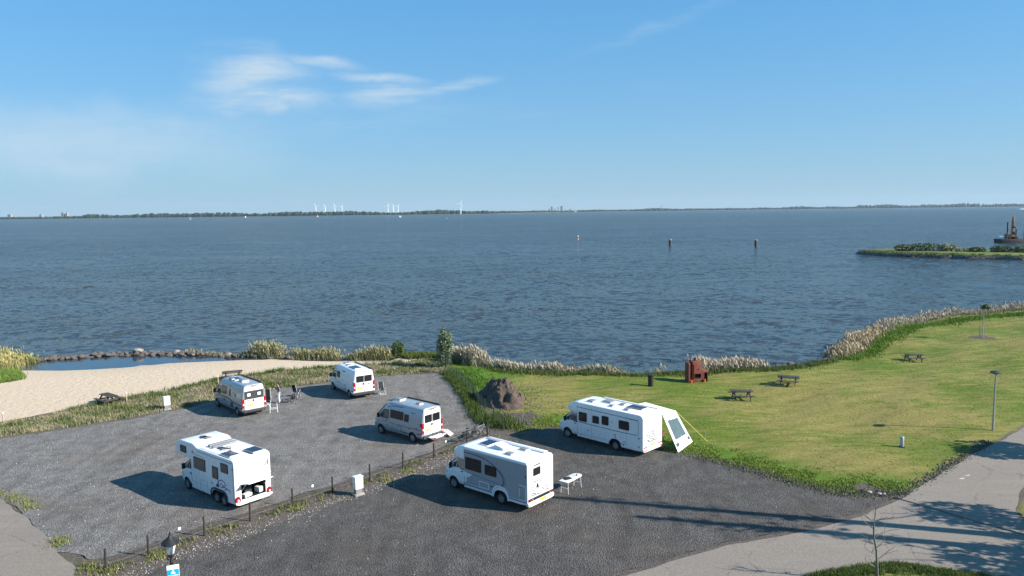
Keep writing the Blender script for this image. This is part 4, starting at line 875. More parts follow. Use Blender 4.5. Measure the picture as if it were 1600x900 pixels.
V = [(0, 0, .95), (0, 0, 1.12), (.01, 0, 1.34), (.01, 0, 1.46), (.02, 0, 1.54), (.03, 0, 1.64), (.03, 0, 1.72), (0, .10, .88), (.03, .11, .48), (0, .12, .09), (.12, .13, .03), (0, -.10, .88), (-.04, -.11, .48), (-.10, -.12, .09), (.02, -.13, .03),
     (.0, .19, 1.42), (-.03, .25, 1.16), (.10, .27, .95), (.16, .27, .86), (.0, -.19, 1.42), (.06, -.25, 1.18), (.24, -.16, 1.22), (.32, -.12, 1.26)]
E_ = [(0, 1), (1, 2), (2, 3), (3, 4), (4, 5), (5, 6), (0, 7), (7, 8), (8, 9), (9, 10), (0, 11), (11, 12), (12, 13), (13, 14), (2, 15), (15, 16), (16, 17), (17, 18), (2, 19), (19, 20), (20, 21), (21, 22)]
Rd = [(.10, .15), (.09, .13), (.10, .16), (.06, .07), (.05, .05), (.085, .075), (.06, .06), .085, .058, .038, .035, .085, .058, .038, .035, .055, .045, .035, .028, .055, .045, .035, .028]
body = skin_mesh('body', V, E_, Rd, skin, t)
for s, (bx, by, bz), d in ((1, (.17, .27, .84), (.02, 0, -1)), (-1, (.34, -.11, 1.27), (.9, .3, .3))):
    d = Vector(d).normalized(); side = d.cross(Vector((0, 1, 0))).normalized()
    for k in range(5):
        o = Vector((bx, by, bz))+side*(k-2)*.018*(1 if k else 1.5); l = (.05, .07, .078, .072, .055)[k]
        mb = MB(); mb.tube([o-d*.02, o+d*l*.55, o+d*l+Vector((.012, 0, 0))], [.0095, .0085, .006], 6); mb.build('finger', skin, body)
ids = [0, 1, 2, 3, 15, 16, 17, 19, 20, 21]; mp = {a: i for i, a in enumerate(ids)}
skin_mesh('grey_top', [V[i] for i in ids], [(mp[a], mp[b]) for a, b in E_ if a in mp and b in mp], [tuple(q*1.22 for q in (Rd[i] if isinstance(Rd[i], tuple) else (Rd[i],)*2)) if i != 3 else (.065, .075) for i in ids], topm, t)
ids = [0, 7, 8, 9, 11, 12, 13]; mp = {a: i for i, a in enumerate(ids)}
skin_mesh('trousers', [V[i] for i in ids], [(mp[a], mp[b]) for a, b in E_ if a in mp and b in mp], [(.115, .165), .105, .078, .066, .105, .078, .066], trou, t)
skin_mesh('hair', [(.0, 0, 1.70), (.0, 0, 1.76), (-.05, 0, 1.66), (-.07, 0, 1.54), (-.07, 0, 1.42)], [(0, 1), (0, 2), (2, 3), (3, 4)], [(.09, .088), (.06, .06), (.075, .085), (.05, .085), (.03, .06)], hairm, t)
mb = MB()
for s in (1, -1): mb.lathe([(.001, -.009), (.009, 0), (.001, .009)], 8, c=(.108, s*.032, 1.66), cap=False)
mb.build('eyes', black, body)
mb = MB(); mb.loft([[(.10, .012, 1.655), (.10, -.012, 1.655), (.105, 0, 1.66)], [(.118, .016, 1.62), (.118, -.016, 1.62), (.132, 0, 1.625)]]); mb.build('nose', skin, body)
mb = MB(); mb.box((.105, 0, 1.585), (.02, .05, .012)); mb.build('mouth', M('lips', (.36, .12, .1), .5), body)
for s in (1, -1):
    mb = MB(); mb.box((.05 if s > 0 else -.04, s*.125, .035), (.26, .095, .07)); mb.build('shoe', M('dark_shoe', (.03, .03, .05), .6), t, bev=.03)
# folding trestle and small table near the person
t = thing('folding_trestle', 'white A-frame folding trestle on the gravel in front of the standing person', 'trestle', (-19.75, 60.9, .02), R(20))
for x in (-.3, .3):
    for s in (1, -1): mb = MB(); mb.tube([(x, s*.32, 0), (x*.9, 0, .78)], .02, 6); mb.build('leg', white2, t)
mb = MB(); mb.tube([(-.34, 0, .79), (.34, 0, .79)], .03, 8); mb.build('top_bar', black, t)
mb = MB(); mb.bar((-.3, .2, .3), (.3, .2, .3), .025); mb.bar((-.3, -.2, .3), (.3, -.2, .3), .025); mb.build('cross_bar', white2, t)
t = thing('windbreak', 'brown and white windbreak cloth standing between the silver van and the person', 'windbreak', (-21.4, 63.6, .02), R(160))
for k, mt in enumerate((M('brown_cloth', (.075, .045, .05), .85), canvas, M('brown_cloth', (.075, .045, .05), .85))):
    mb = MB(); mb.box((k*.42-.42, 0, .75), (.42 if k != 1 else .16, .02, 1.1)); mb.build('cloth_panel', mt, t)
for x in (-.66, .66): mb = MB(); mb.tube([(x, 0, 0), (x, 0, 1.45)], .016, 6); mb.build('pole', white2, t)

# ------------------------------------------------------------------ park furniture
def picnic_table():
    t = thing('picnic_table', '', 'picnic table', group='dark wooden picnic tables')
    pl = MB(); pl.box((0, 0, 0), (1.9, .145, .045)); pm = pl.mesh('plank', bev=.008, seg=1)
    for k in range(5): place('table_plank', pm, darkwood, t, (0, (k-2)*.155, .76))
    for s in (1, -1):
        for k in range(2): place('seat_plank', pm, darkwood, t, (0, s*(.66+k*.155), .45))
    for x in (-.62, .62):
        for s in (1, -1): mb = MB(); mb.bar((x, s*.78, 0), (x, s*.20, .74), .06, .12); mb.build('leg', darkwood, t)
        mb = MB(); mb.bar((x+.06, -.82, .40), (x+.06, .82, .40), .05, .11); mb.build('seat_beam', darkwood, t)
        mb = MB(); mb.bar((x+.06, -.37, .70), (x+.06, .37, .70), .05, .09); mb.build('top_beam', darkwood, t)
    return t
pt = picnic_table()
for i, (x, y, rz, lb) in enumerate(((19.6, 63.6, -4, 'picnic table on the lawn nearest to the white motorhome'), (25.2, 67.9, -24, 'picnic table on the lawn, second from the rust-red outdoor oven'), (42.7, 79.3, -8, 'picnic table far back on the lawn near the young tree'), (-35.2, 64.4, -38, 'picnic table at the sand edge left of the white electric cabinet'), (-27.8, 73.6, 25, 'picnic table on the sand behind the left silver van'))):
    o = pt if i == 0 else copy_tree(pt); o.location = (x, y, T1(x, y)+.01); o.rotation_euler = (0, 0, R(rz)); o['label'] = 'dark wooden '+lb
# outdoor oven
z0 = T1(17.4, 70.4)
t = thing('outdoor_oven', 'rust-red steel outdoor oven with chimney standing at the water edge of the lawn', 'oven', (17.2, 70.3, z0-.02), R(8))
mb = MB(); mb.box((-.72, -.05, .95), (.16, .95, 1.9)); mb.build('side_slab', corten, t, bev=.01); mb = MB(); mb.box((-.52, .15, .95), (.06, .6, 1.86)); mb.build('side_slab', corten, t, bev=.01)
b = MB(); b.box((.08, 0, 1.0), (.92, .86, 2.0)); b = b.build('oven_body', corten, t, bev=.012)
g1 = MB(); g1.box((.14, -.35, .62), (.66, .6, .44)); g2 = MB(); g2.box((-.30, -.4, 1.0), (.1, .5, 1.5)); cut(b, [g1, g2], black)
b = MB(); b.box((.86, .02, .55), (.62, .80, 1.1)); b = b.build('wood_store', corten, t, bev=.012); g1 = MB(); g1.box((.96, -.35, .5), (.32, .6, .85)); cut(b, [g1], black)
mb = MB(); mb.tube([(.02, .1, 1.98), (.02, .1, 2.22)], .11, 14); mb.build('chimney', black, t); mb = MB(); mb.lathe([(.15, 0), (.15, .04)], 14, c=(.02, .1, 2.22)); mb.build('chimney_cap', black, t)
mb = MB(); mb.box((.14, -.40, .50), (.6, .12, .03)); mb.build('grate', black, t); mb = MB(); mb.lathe([(.05, -.02), (.05, .02)], 12, c=(.2, -.44, 1.25), axis='Y'); mb.build('badge', black, t)
o1 = M('orange_plastic', (.75, .16, .03), .5)
for i, (x, y, lb) in enumerate(((16.75, 69.75, 'orange plastic bucket at the left foot of the outdoor oven'), (18.05, 69.95, 'orange plastic bucket at the right foot of the outdoor oven'))):
    mb = MB(); mb.lathe([(.09, 0), (.12, .24), (.13, .26), (.11, .26), (.08, .04)], 14); o = mb.build('bucket', o1); o.location = (x, y, T1(x, y)); tag(o, lb, 'bucket', 'orange buckets by the oven')
mb = MB(); mb.lathe([(.26, 0), (.27, .06), (.25, .08), (.25, .95), (.29, .97), (.29, 1.04), (.05, 1.12)], 18); o = mb.build('litter_bin', black); o.location = (12.6, 67.9, T1(12.6, 67.9)-.01); tag(o, 'black round litter bin on the lawn left of the outdoor oven', 'litter bin')
t = thing('bollard', 'short steel bollard with dark base on the lawn by the path', 'bollard', (26.4, 50.0, T1(26.4, 50)-.02))
mb = MB(); mb.lathe([(.13, 0), (.13, .72), (.11, .75), (.001, .76)], 16, cap=False); mb.build('shaft', steel, t); mb = MB(); mb.lathe([(.22, 0), (.22, .06), (.17, .09)], 16); mb.build('base', black, t)
# lamp post
t = thing('lamp_post', 'slim grey lamp post with a flat dark disc head beside the path', 'street lamp', (34.78, 53.45, T1(34.78, 53.45)))
mb = MB(); mb.tube([(0, 0, -.05), (0, 0, .9), (0, 0, 4.15)], [.075, .07, .05], 12); mb.build('pole', steel, t)
mb = MB(); mb.lathe([(.05, 4.12), (.09, 4.16), (.36, 4.24), (.40, 4.28), (.24, 4.37), (.06, 4.43), (.001, 4.44)], 20, cap=False); mb.build('lamp_head', dark_grey, t)
mb = MB(); mb.lathe([(.20, 4.175), (.2, 4.19), (.12, 4.15)], 16); mb.build('diffuser', headl, t)
# old-style lantern with the blue sign
t = thing('lantern_post', 'black old-style lantern post with glass lamp at the lower left', 'street lamp', (-13.3, 28.0, .02))
mb = MB(); mb.lathe([(.16, 0), (.16, .1), (.11, .18), (.11, .75), (.07, .85), (.055, 1.0), (.045, 2.85), (.06, 2.88), (.06, 2.94), (.04, 2.98), (.045, 3.10)], 14); mb.build('post', black, t)
for s in (1, -1): mb = MB(); mb.tube([(s*.04, 0, 2.98), (s*.15, 0, 3.02), (s*.17, 0, 3.12), (s*.10, 0, 3.2)], .018, 6); mb.build('scroll', black, t)
mb = MB(); mb.lathe([(.05, 3.10), (.12, 3.16), (.13, 3.22), (.09, 3.24)], 8); mb.build('lamp_base', black, t)
lgl = M('lantern_glass', (.75, .78, .8), .12, var=.1, alpha=.55)
for k in range(4):
    a = PI/4+k*PI/2; b2 = a+PI/2; mb = MB(); c1, s1, c2, s2 = math.cos(a), math.sin(a), math.cos(b2), math.sin(b2)
    mb.add([(c1*.13, s1*.13, 3.24), (c2*.13, s2*.13, 3.24), (c2*.24, s2*.24, 3.66), (c1*.24, s1*.24, 3.66)], [(0, 1, 2, 3)]); sol(mb, .006).build('pane', lgl, t)
    mb = MB(); mb.bar((c1*.13, s1*.13, 3.24), (c1*.245, s1*.245, 3.67), .02); mb.build('glazing_bar', black, t)
mb = MB(); mb.lathe([(.34, 3.66), (.35, 3.69), (.20, 3.82), (.08, 3.92), (.06, 3.98), (.03, 4.0), (.05, 4.06), (.02, 4.12), (.001, 4.18)], 8, cap=True); mb.build('lamp_roof', black, t)
mb = MB(); mb.lathe([(.001, 3.30), (.05, 3.34), (.05, 3.48), (.001, 3.54)], 10, cap=False); mb.build('bulb', white2, t)
blue = M('sign_blue', (.005, .34, .55), .4, var=.03); cyan = M('sign_white', (.80, .82, .82), .4, var=.02)
t = thing('information_sign', 'bright blue and white sign plate with a tent symbol on the lantern post', 'sign', (-13.20, 27.88, 2.36), R(22))
mb = MB(); mb.box((0, 0, 0), (.44, .03, 1.0)); mb.build('plate', cyan, t, bev=.006)
mb = MB(); mb.box((0, -.018, -.08), (.42, .006, .82)); q = mb.build('blue_field', blue, t)
mb = MB(); mb.prism([(-.09, .16), (.09, .16), (0, .32)], -.024, -.016); mb.build('tent_symbol', cyan, q)
mb = MB(); mb.box((0, -.022, .09), (.36, .006, .035)); mb.build('white_bar', cyan, q); mb = MB(); mb.prism([(-.08, -.2), (.08, -.2), (0, -.02)], -.024, -.016); mb.build('arrow', cyan, q)
mb = MB(); mb.box((-.05, .07, .3), (.10, .12, .05)); mb.box((-.05, .07, -.3), (.10, .12, .05)); mb.build('clamp', steel, t)
# electric cabinets
for x, y, rz, lb in ((-9.05, 42.35, 40, 'white electric cabinet on a plinth in the middle of the wire fence'), (-29.1, 62.1, 40, 'white electric cabinet on a plinth at the verge of the gravel lot')):
    t = thing('electric_cabinet', lb, 'cabinet', (x, y, T1(x, y)), R(rz), 'electric cabinets')
    mb = MB(); mb.box((0, 0, .75), (.50, .36, .70)); mb.build('box', white2, t, bev=.015)
    for k in range(3): mb = MB(); mb.box((-.15+.15*k, -.185, .75), (.012, .008, .62)); mb.build('door_seam', midgrey, t)
    mb = MB(); mb.box((0, 0, 1.12), (.54, .40, .04)); mb.build('lid', white2, t, bev=.01)
    mb = MB(); mb.box((0, 0, .27), (.38, .26, .30)); mb.build('leg', midgrey, t); mb = MB(); mb.box((0, 0, .06), (.60, .46, .13)); mb.build('plinth', stone_l, t, bev=.02)
# fence of posts and wires
t = thing('wire_fence', 'low fence of dark wooden posts and thin wires between the two lots', 'fence', (0, 0, 0))
for i, (x, y) in enumerate(FENCE):
    mb = MB(); mb.tube([(0, 0, -.1), (.02*math.sin(i*3), .02*math.cos(i*2), 1.02)], [.055, .05], 8); mb.build('post', postwood, t).location = (x, y, 0)
wirem = M('fence_wire', (.22, .21, .20), .5, metal=.5)
for z in (.30, .60, .90):
    pts = []
    for (a, b) in zip(FENCE[:-1], FENCE[1:]):
        for k in range(4): u = k/4; pts.append((a[0]*(1-u)+b[0]*u, a[1]*(1-u)+b[1]*u, z-.10*u*(1-u)*4*.4))
    mb = MB(); mb.tube(pts, .009, 4); mb.build('wire', wirem, t)
for i, (u, lb) in enumerate(((1.55, 'small white tag on the wire near the lantern'), (4.5, 'small white tag on the wire behind the alcove motorhome'), (8.35, 'small white tag on the wire near the bicycles'))):
    k = int(u); a, b = FENCE[k], FENCE[k+1]; q = u-k; mb = MB(); mb.box((0, 0, 0), (.12, .012, .14)); o = mb.build('wire_tag', cyan, t); o.location = (a[0]*(1-q)+b[0]*q, a[1]*(1-q)+b[1]*q, .82); o.rotation_euler = (0, 0, R(50))
# mesh fence to the water
t = thing('mesh_fence', 'dark green wire mesh fence running from the bicycles down to the lake', 'fence', (0, 0, 0))
green_wire = M('green_wire', (.03, .05, .035), .6)
for i, (x, y) in enumerate(MESHF):
    h = 1.15 if i < 8 else 1.9; mb = MB(); mb.tube([(0, 0, -.2), (0, 0, h)], .035, 6); mb.build('post', green_wire, t).location = (x, y, T1(x, y))
for a, b in zip(MESHF[:-1], MESHF[1:]):
    mb = MB(); za, zb = T1(*a), T1(*b); L_ = math.dist(a, b); n = int(L_/.13); hh = 1.05 if b[1] < 74.5 else 1.7
    for k in range(1, n): u = k/n; x, y, z = a[0]+(b[0]-a[0])*u, a[1]+(b[1]-a[1])*u, za+(zb-za)*u; mb.tube([(x, y, z+.04), (x, y, z+hh)], .006, 3, False)
    for k in range(9): z = .05+hh*k/8.5; mb.tube([(*a, za+z), (*b, zb+z)], .006, 3, False)
    mb.build('wire_mesh', green_wire, t)
# beach marker posts
for x, y, lb in ((-33.9, 64.9, 'short pale marker post beside the picnic table at the sand edge'), (-40.5, 58.6, 'short pale marker post at the left end of the sand edge'), (-28.3, 71.2, 'short pale marker post behind the left silver van'), (-17.4, 73.5, 'short pale marker post behind the plain white camper van')):
    t = thing('marker_post', lb, 'post', (x, y, T1(x, y)), 0, 'marker posts along the beach')
    mb = MB(); mb.tube([(0, 0, -.1), (0, 0, .75)], .05, 8); mb.build('shaft', M('pale_wood', (.42, .33, .24), .8, var=.2), t); mb = MB(); mb.tube([(0, 0, .75), (0, 0, .88)], .052, 8); mb.build('tip', cyan, t)
# slot drain, give-way teeth
mb = MB(); P_ = [(21.3, 41.0), (22.4, 39.6), (23.3, 38.35), (24.2, 37.2), (25.1, 36.2), (26.2, 35.2)]
A, B = ribbon(P_, .14); [mb.add([(*A[k], .035), (*A[k+1], .035), (*B[k+1], .035), (*B[k], .035), (*A[k], .0), (*A[k+1], .0), (*B[k+1], .0), (*B[k], .0)], [(0, 1, 2, 3), (0, 1, 5, 4), (2, 3, 7, 6), (0, 3, 7, 4), (1, 2, 6, 5)]) for k in range(5)]
tag(mb.build('drain_channel', black, smooth=False), 'narrow dark drain channel crossing the path', 'drain')
paint = M('worn_road_paint', (.40, .39, .36), .9, var=.4, scale=6)
for i in range(2):
    mb = MB(); x, y = 26.75+i*.62, 43.75+i*.50
    mb.prism([(x-.14, y+.05), (x+.06, y-.08), (x+.34, y+.22), (x+.12, y+.16)], .024, .030, 'Z'); tag(mb.build('road_marking', paint, smooth=False), None, None, None, 'structure')
# dirt heap
def lumpy(name, rx, ry, h, mat, n=72, seed=0, rough=.3):
    mb = MB(); vs = []; fs = []
    for i in range(n+1):
        r = i/n
        for k in range(n):
            a = 2*PI*k/n; x, y = r*math.cos(a), r*math.sin(a); q = Vector((x*2.3+seed, y*2.3, seed))
            prof = (.5+.5*math.cos(PI*min(1, r)))**.62; zz = h*prof*(1+rough*mnoise.noise(q))+.30*mnoise.noise(q*2.3)*min(1, (1-r)*5)+.13*mnoise.noise(q*6.1)*min(1, (1-r)*5)+.10*mnoise.noise(q*13.)*min(1, (1-r)*5)
            rr = 1+.18*mnoise.noise(Vector((math.cos(a)*1.5, math.sin(a)*1.5, seed)))
            vs.append((x*rx*rr, y*ry*rr, zz-(.15 if i == n else 0)))
    for i in range(n): fs += [(i*n+k, i*n+(k+1) % n, (i+1)*n+(k+1) % n, (i+1)*n+k) for k in range(n)]
    mb.add(vs, fs); return mb.build(name, mat, ang=180)
o = lumpy('soil_heap', 2.2, 4.0, 1.8, soilmat, seed=3); o.location = (-1.0, 64.2, -.02); o.rotation_euler = (0, 0, R(12)); tag(o, 'large heap of brown soil behind the mesh fence at the lawn edge', 'soil heap')
# ------------------------------------------------------------------ vegetation
def raw_tris(name, V, C, mat):
    """V (n,3,3) triangles with a colour each"""
    n = len(V); me = bpy.data.meshes.new(name); me.vertices.add(n*3); me.vertices.foreach_set('co', V.astype('f').ravel())
    me.loops.add(n*3); me.loops.foreach_set('vertex_index', np.arange(n*3, dtype='i')); me.polygons.add(n); me.polygons.foreach_set('loop_start', np.arange(0, n*3, 3, dtype='i'))
    me.update(calc_edges=True); at = me.color_attributes.new('Col', 'FLOAT_COLOR', 'POINT'); a = np.ones((n*3, 4), 'f'); a[:, :3] = np.repeat(C, 3, axis=0); at.data.foreach_set('color', a.ravel())
    me.materials.append(mat); return me
def mixcol(pal, n):
    pal = np.array(pal); i = rng.integers(0, len(pal), n); j = rng.integers(0, len(pal), n); t = rng.random((n, 1)); return (pal[i]*(1-t)+pal[j]*t)*rng.uniform(.62, .98, (n, 1))
def blades(P, Z, h, w, pal, lean=.35, wind=(-.15, .05)):
    n = len(P); a = rng.uniform(0, 2*PI, n); H = h*rng.uniform(.55, 1.15, n); dx, dy = np.cos(a), np.sin(a); ww = w*rng.uniform(.6, 1.3, n)
    b = np.c_[P, Z]; s = np.c_[-dy*ww/2, dx*ww/2, np.zeros(n)]
    tip = b+np.c_[dx*lean*H*rng.random(n)+wind[0]*H, dy*lean*H*rng.random(n)+wind[1]*H, H]
    return np.stack([b-s, b+s, tip], 1), mixcol(pal, n)
def veg(name, sets, label, cat, mat=None):
    V = np.concatenate([s[0] for s in sets]); C = np.concatenate([s[1] for s in sets])
    o = place(name, raw_tris(name, V, C, None) if False else raw_tris(name, V, C, mat or leaf), None); return tag(o, label, cat, None, 'stuff')
def scatter_poly(poly, n):
    Q = np.array(poly); lo, hi = Q.min(0), Q.max(0); out = np.zeros((0, 2))
    while len(out) < n:
        P = rng.uniform(lo, hi, (n*2, 2)); out = np.r_[out, P[inside(P, poly)]]
    return out[:n]
def scatter_line(pts, n, w, clump=.0):
    pts = np.array(pts, float); L = np.r_[0, np.cumsum(np.linalg.norm(np.diff(pts, axis=0), axis=1))]; u = rng.uniform(0, L[-1], n)
    x = np.interp(u, L, pts[:, 0]); y = np.interp(u, L, pts[:, 1]); P = np.c_[x, y]+rng.normal(0, 1, (n, 2))*w
    return P
def nz(P, s, k=0.): return np.array([mnoise.noise(Vector((p[0]*s, p[1]*s, k))) for p in P])
GREEN = [(.045, .085, .015), (.085, .13, .025), (.11, .16, .03), (.06, .10, .02)]; DRYC = [(.30, .25, .12), (.22, .20, .08), (.36, .30, .17), (.15, .15, .05)]
REED = [(.42, .35, .22), (.52, .44, .30), (.36, .30, .18), (.26, .24, .11)]; REEDG = [(.10, .13, .03), (.16, .18, .05), (.22, .21, .09), (.07, .10, .025)]
PURP = [(.46, .39, .29), (.54, .48, .38), (.36, .32, .20)]
def tufts(P, per, spread): return np.repeat(P, per, axis=0)+rng.normal(0, spread, (len(P)*per, 2))
# reeds along the lake
def reeds(name, line, n, w, h, pal, label, gaps=.0, base=REEDG, pl=.1, bl=.5):
    P = scatter_line(line, n, w); k = nz(P, .33, 3.); P = P[k+.25*rng.normal(0, 1, len(k)) > gaps-.25]; Z = np.maximum(terrain(P), WATER-.15); kk = nz(P, .25, 9.)
    hh = h*(.42+.75*np.clip(kk+.45, 0, 1))*rng.uniform(.55, 1.12, len(P))
    A = blades(P, Z, hh, .03, pal, .28, (-.20, .05))
    tops = A[0][:, 2]; m_ = rng.random(len(tops)) < pl*4                                                   # plumes
    T = tops[m_]; nT = len(T); a = rng.uniform(0, PI, nT); s = np.c_[np.cos(a)*.055, np.sin(a)*.055, np.zeros(nT)]
    PLm = (np.stack([T-s+[0, 0, -.14], T+s+[0, 0, -.14], T+[-.10, .03, .18]], 1), mixcol(pal if pal is not REEDG else DRYC, nT))
    P2 = P[rng.random(len(P)) < bl]+0.; P2 = P2+rng.normal(0, .25, P2.shape); B = blades(P2, terrain(P2), h*.40, .06, base, .4)
    return veg(name, [A, PLm, B], label, 'reeds')
reeds('reeds', [(-31, 90.0), (-26, 89.0), (-21, 88.1), (-16.5, 87.4), (-14, 87)], 13000, .42, 1.55, [(.24, .23, .10), (.34, .30, .16), (.17, .19, .06), (.42, .36, .22)], 'band of green and straw reeds along the end of the stone breakwater', .05)
reeds('reeds', [(-40, 91.9), (-36, 90.9), (-31, 90.0)], 3500, .35, .8, REEDG, 'low green reeds growing between the breakwater stones', .1)
reeds('reeds', [(-63, 88.6), (-58.5, 87.8), (-57, 88)], 5000, .6, 1.7, [(.30, .28, .10), (.40, .35, .17), (.20, .22, .06)], 'yellow green reeds at the left end of the breakwater', .0)
reeds('reeds', [(-64, 85), (-60, 83.5), (-57.2, 83.2)], 9000, 1.1, 2.3, [(.36, .32, .12), (.46, .38, .18), (.26, .27, .07)], 'tall yellow reeds at the left end of the beach', -.2)
reeds('reeds', [(-6.6, 81.5), (-4.5, 80.4), (-3.2, 79.2)], 5200, .5, 2.1, PURP, 'tall tan reeds beside the willow bush', -.1, pl=.16)
reeds('reeds', [(-2.5, 78.6), (0, 76.9), (2.5, 76.2), (5.5, 75.5)], 5000, .36, 1.1, PURP, 'patchy low tan reeds along the lawn in front of the lake', .35, pl=.14)
reeds('reeds', [(5, 75.5), (9, 74.6), (12.5, 74.2), (15, 74.6)], 6000, .40, 1.0, PURP+[(.2, .2, .08)], 'thin pale reeds left of the outdoor oven', .38, pl=.12)
reeds('reeds', [(18.6, 74.7), (21, 75.1), (23.4, 75.2), (25.2, 75.3)], 8000, .40, 1.35, [(.50, .42, .33), (.42, .36, .24), (.56, .50, .42)], 'dense block of pale reeds right of the outdoor oven', -.3, pl=.16)
reeds('reeds', [(35.6, 82.0), (38.6, 85.2), (41.2, 89.0), (44.6, 94), (48, 98.6)], 17000, .62, 1.25, [(.46, .37, .24), (.55, .46, .32), (.38, .30, .18)], 'broad belt of straw coloured reeds on the bend of the shore', -.35, pl=.12)
reeds('reeds', [(48, 98.6), (53, 104), (60, 108.8), (68, 112.6), (76, 115), (86, 118), (100, 122)], 17000, .7, .95, [(.44, .38, .30), (.52, .46, .40), (.34, .30, .20)], 'long belt of pale reeds on the far right shore', -.25, pl=.14)
# verge between lot and beach, grass tufts
VERGE = [(-42, 57), (-37.6, 61.6), (-36, 64.5), (-32.4, 67.8), (-29, 72.7), (-24.6, 76.6), (-20.4, 78.2), (-11.0, 80.6), (-8, 83.5), (-6.6, 79), (-6.6, 74.2), (-7.9, 75.5), (-12.9, 74.4), (-17.4, 72.1), (-21.8, 69.7), (-26.1, 65.6), (-27.6, 63.3), (-31.2, 59.6), (-34.8, 56.9), (-39, 54.2)]
P = scatter_poly(VERGE, 8000); P = P[nz(P, .5, 1.) > -.30]; P = tufts(P, 4, .10); dv = np.clip(nz(P, .35, 5.), -.5, .5)
S1 = blades(P, terrain(P), .26*(1+dv), .045, [(.36, .31, .19), (.29, .26, .14), (.20, .21, .09), (.43, .37, .26), (.25, .21, .15)], .7)
P = scatter_poly(VERGE, 900); P = P[nz(P, .3, 8.) > -.05]; P = tufts(P, 16, .20)
S2 = blades(P, terrain(P), .34, .07, [(.10, .14, .035), (.14, .18, .05), (.07, .10, .03)], .9)
P = scatter_line([(-37.5, 61.6), (-32.3, 67.9), (-29, 72.8), (-24.6, 76.8), (-20.4, 78.3), (-11, 80.8)], 260, .35); P = tufts(P, 14, .18)
S3 = blades(P, terrain(P), .42, .07, GREEN, .8)
veg('verge_plants', [S1, S2, S3], 'rough strip of dry grass and green weeds between gravel lot and beach', 'weeds')
P = scatter_poly([(-8, 83.5), (-11.5, 82.4), (-13.6, 86), (-9.5, 87.2), (-6.4, 84.5), (-6.6, 79)], 1500); P = tufts(P, 7, .18)
veg('bank_plants', [blades(P, terrain(P), .55, .07, GREEN+[(.16, .17, .05)], .8)], 'tangled green plants on the bank below the willow bush', 'weeds')
P = scatter_line(FENCE, 420, .30); P = P[nz(P, .5, 2.) > -.05]; P = tufts(P, 9, .10)
S1 = blades(P, terrain(P), .20, .04, GREEN[:2]+DRYC[:2], .8)
P = np.array([(-19.3, 33.3), (-18.6, 33.2), (-19.9, 33.6), (-17.2, 34.6), (-7.8, 44.6), (-12.0, 40.3), (-6.6, 46.2), (-27.8, 41.8), (-28.6, 42.0), (-29.3, 42.6), (-27.2, 41.0), (-30.4, 43.2), (-23.0, 36.6), (-22.7, 36.2)]); P = tufts(P, 130, .26)
S2 = blades(P, terrain(P), .20, .04, [(.20, .21, .06), (.30, .28, .11), (.12, .16, .03)], .8)
veg('fence_weeds', [S1, S2], 'sparse grass tufts along the wire fence and the lot edges', 'grass')
P = scatter_line([(-2.2, 56.5), (-3.2, 60.5), (-4.3, 66), (-5.4, 70.5), (-6.6, 75)], 900, .28); P = tufts(P, 8, .12); S1 = blades(P, terrain(P), .40, .05, GREEN, .7)
P = scatter_line([(-1.6, 58.2), (-.8, 56.4), (-.2, 55.6)], 240, .45); P = tufts(P, 12, .2); S2 = blades(P, terrain(P), .5, .06, GREEN+[(.14, .14, .05)], .8)
veg('hedge_weeds', [S1, S2], 'dark green weeds growing along the foot of the mesh fence', 'weeds')
# long grass on the lot side of the lawn, and a short sward over the whole lawn
EDGE = [(-.1, 55.4), (1.6, 56.8), (3.6, 57), (8.4, 53.5), (12.2, 49.9), (15.2, 46.9), (16.9, 44.8), (18.8, 43), (20.4, 42.6), (22.6, 43.2)]
P = scatter_line(EDGE, 5200, .85); P = P[~inside(P, DARK) & ~inside(P, PATH)]; P = P[nz(P, .6, 4.) > -.22]; P = tufts(P, 6, .09)
S1 = blades(P, terrain(P), .10, .045, [(.14, .22, .02), (.19, .28, .03), (.26, .29, .06), (.12, .18, .02)], 1.4)
P = scatter_line([(-5.6, 76.5), (-4.4, 73), (-3.3, 70), (-2.6, 68.5)], 700, .9); P = tufts(P, 7, .12); S2 = blades(P, terrain(P), .28, .05, [(.07, .16, .015), (.11, .20, .025)], .8)
P = scatter_line([(35.2, 80.0), (38.6, 82.5), (41.8, 86.5), (45, 91), (49, 95.8), (55, 101.5), (63, 106.3), (72, 109.8), (82, 113)], 4200, .8); P = tufts(P, 6, .15); S3 = blades(P, terrain(P), .26, .06, [(.12, .22, .014), (.16, .27, .025), (.10, .18, .015)], 1.0)
P = scatter_line([(-2.2, 77), (2.5, 74.8), (8, 73.6), (12.5, 73), (16.5, 73.6), (25, 74.2), (30, 76.5), (34, 79.3)], 2600, .5); P = tufts(P, 6, .15); S4 = blades(P, terrain(P), .32, .05, GREEN+[(.2, .2, .07)], .7)
P = scatter_line([(12.4, 31.6), (14.3, 32.2), (16, 32.7), (17.5, 32.8), (19, 32.3), (21, 31.5)], 2500, .35); P = P[~inside(P, PATH)]; P = tufts(P, 5, .08); S5 = blades(P, terrain(P), .16, .03, [(.07, .13, .02), (.14, .18, .04)], .8)
P = np.r_[scatter_poly([(-56, 84), (-53.5, 80.5), (-51, 77.5), (-49, 74.5), (-52, 70), (-62, 70), (-70, 86)], 5000)]; P = tufts(P, 5, .15); S6 = blades(P, terrain(P), .45, .06, [(.08, .18, .02), (.12, .22, .03), (.2, .22, .06)], .7)
veg('long_grass', [S1, S2, S3, S4, S5, S6], 'long bright green grass along the edges of the lawn', 'grass')
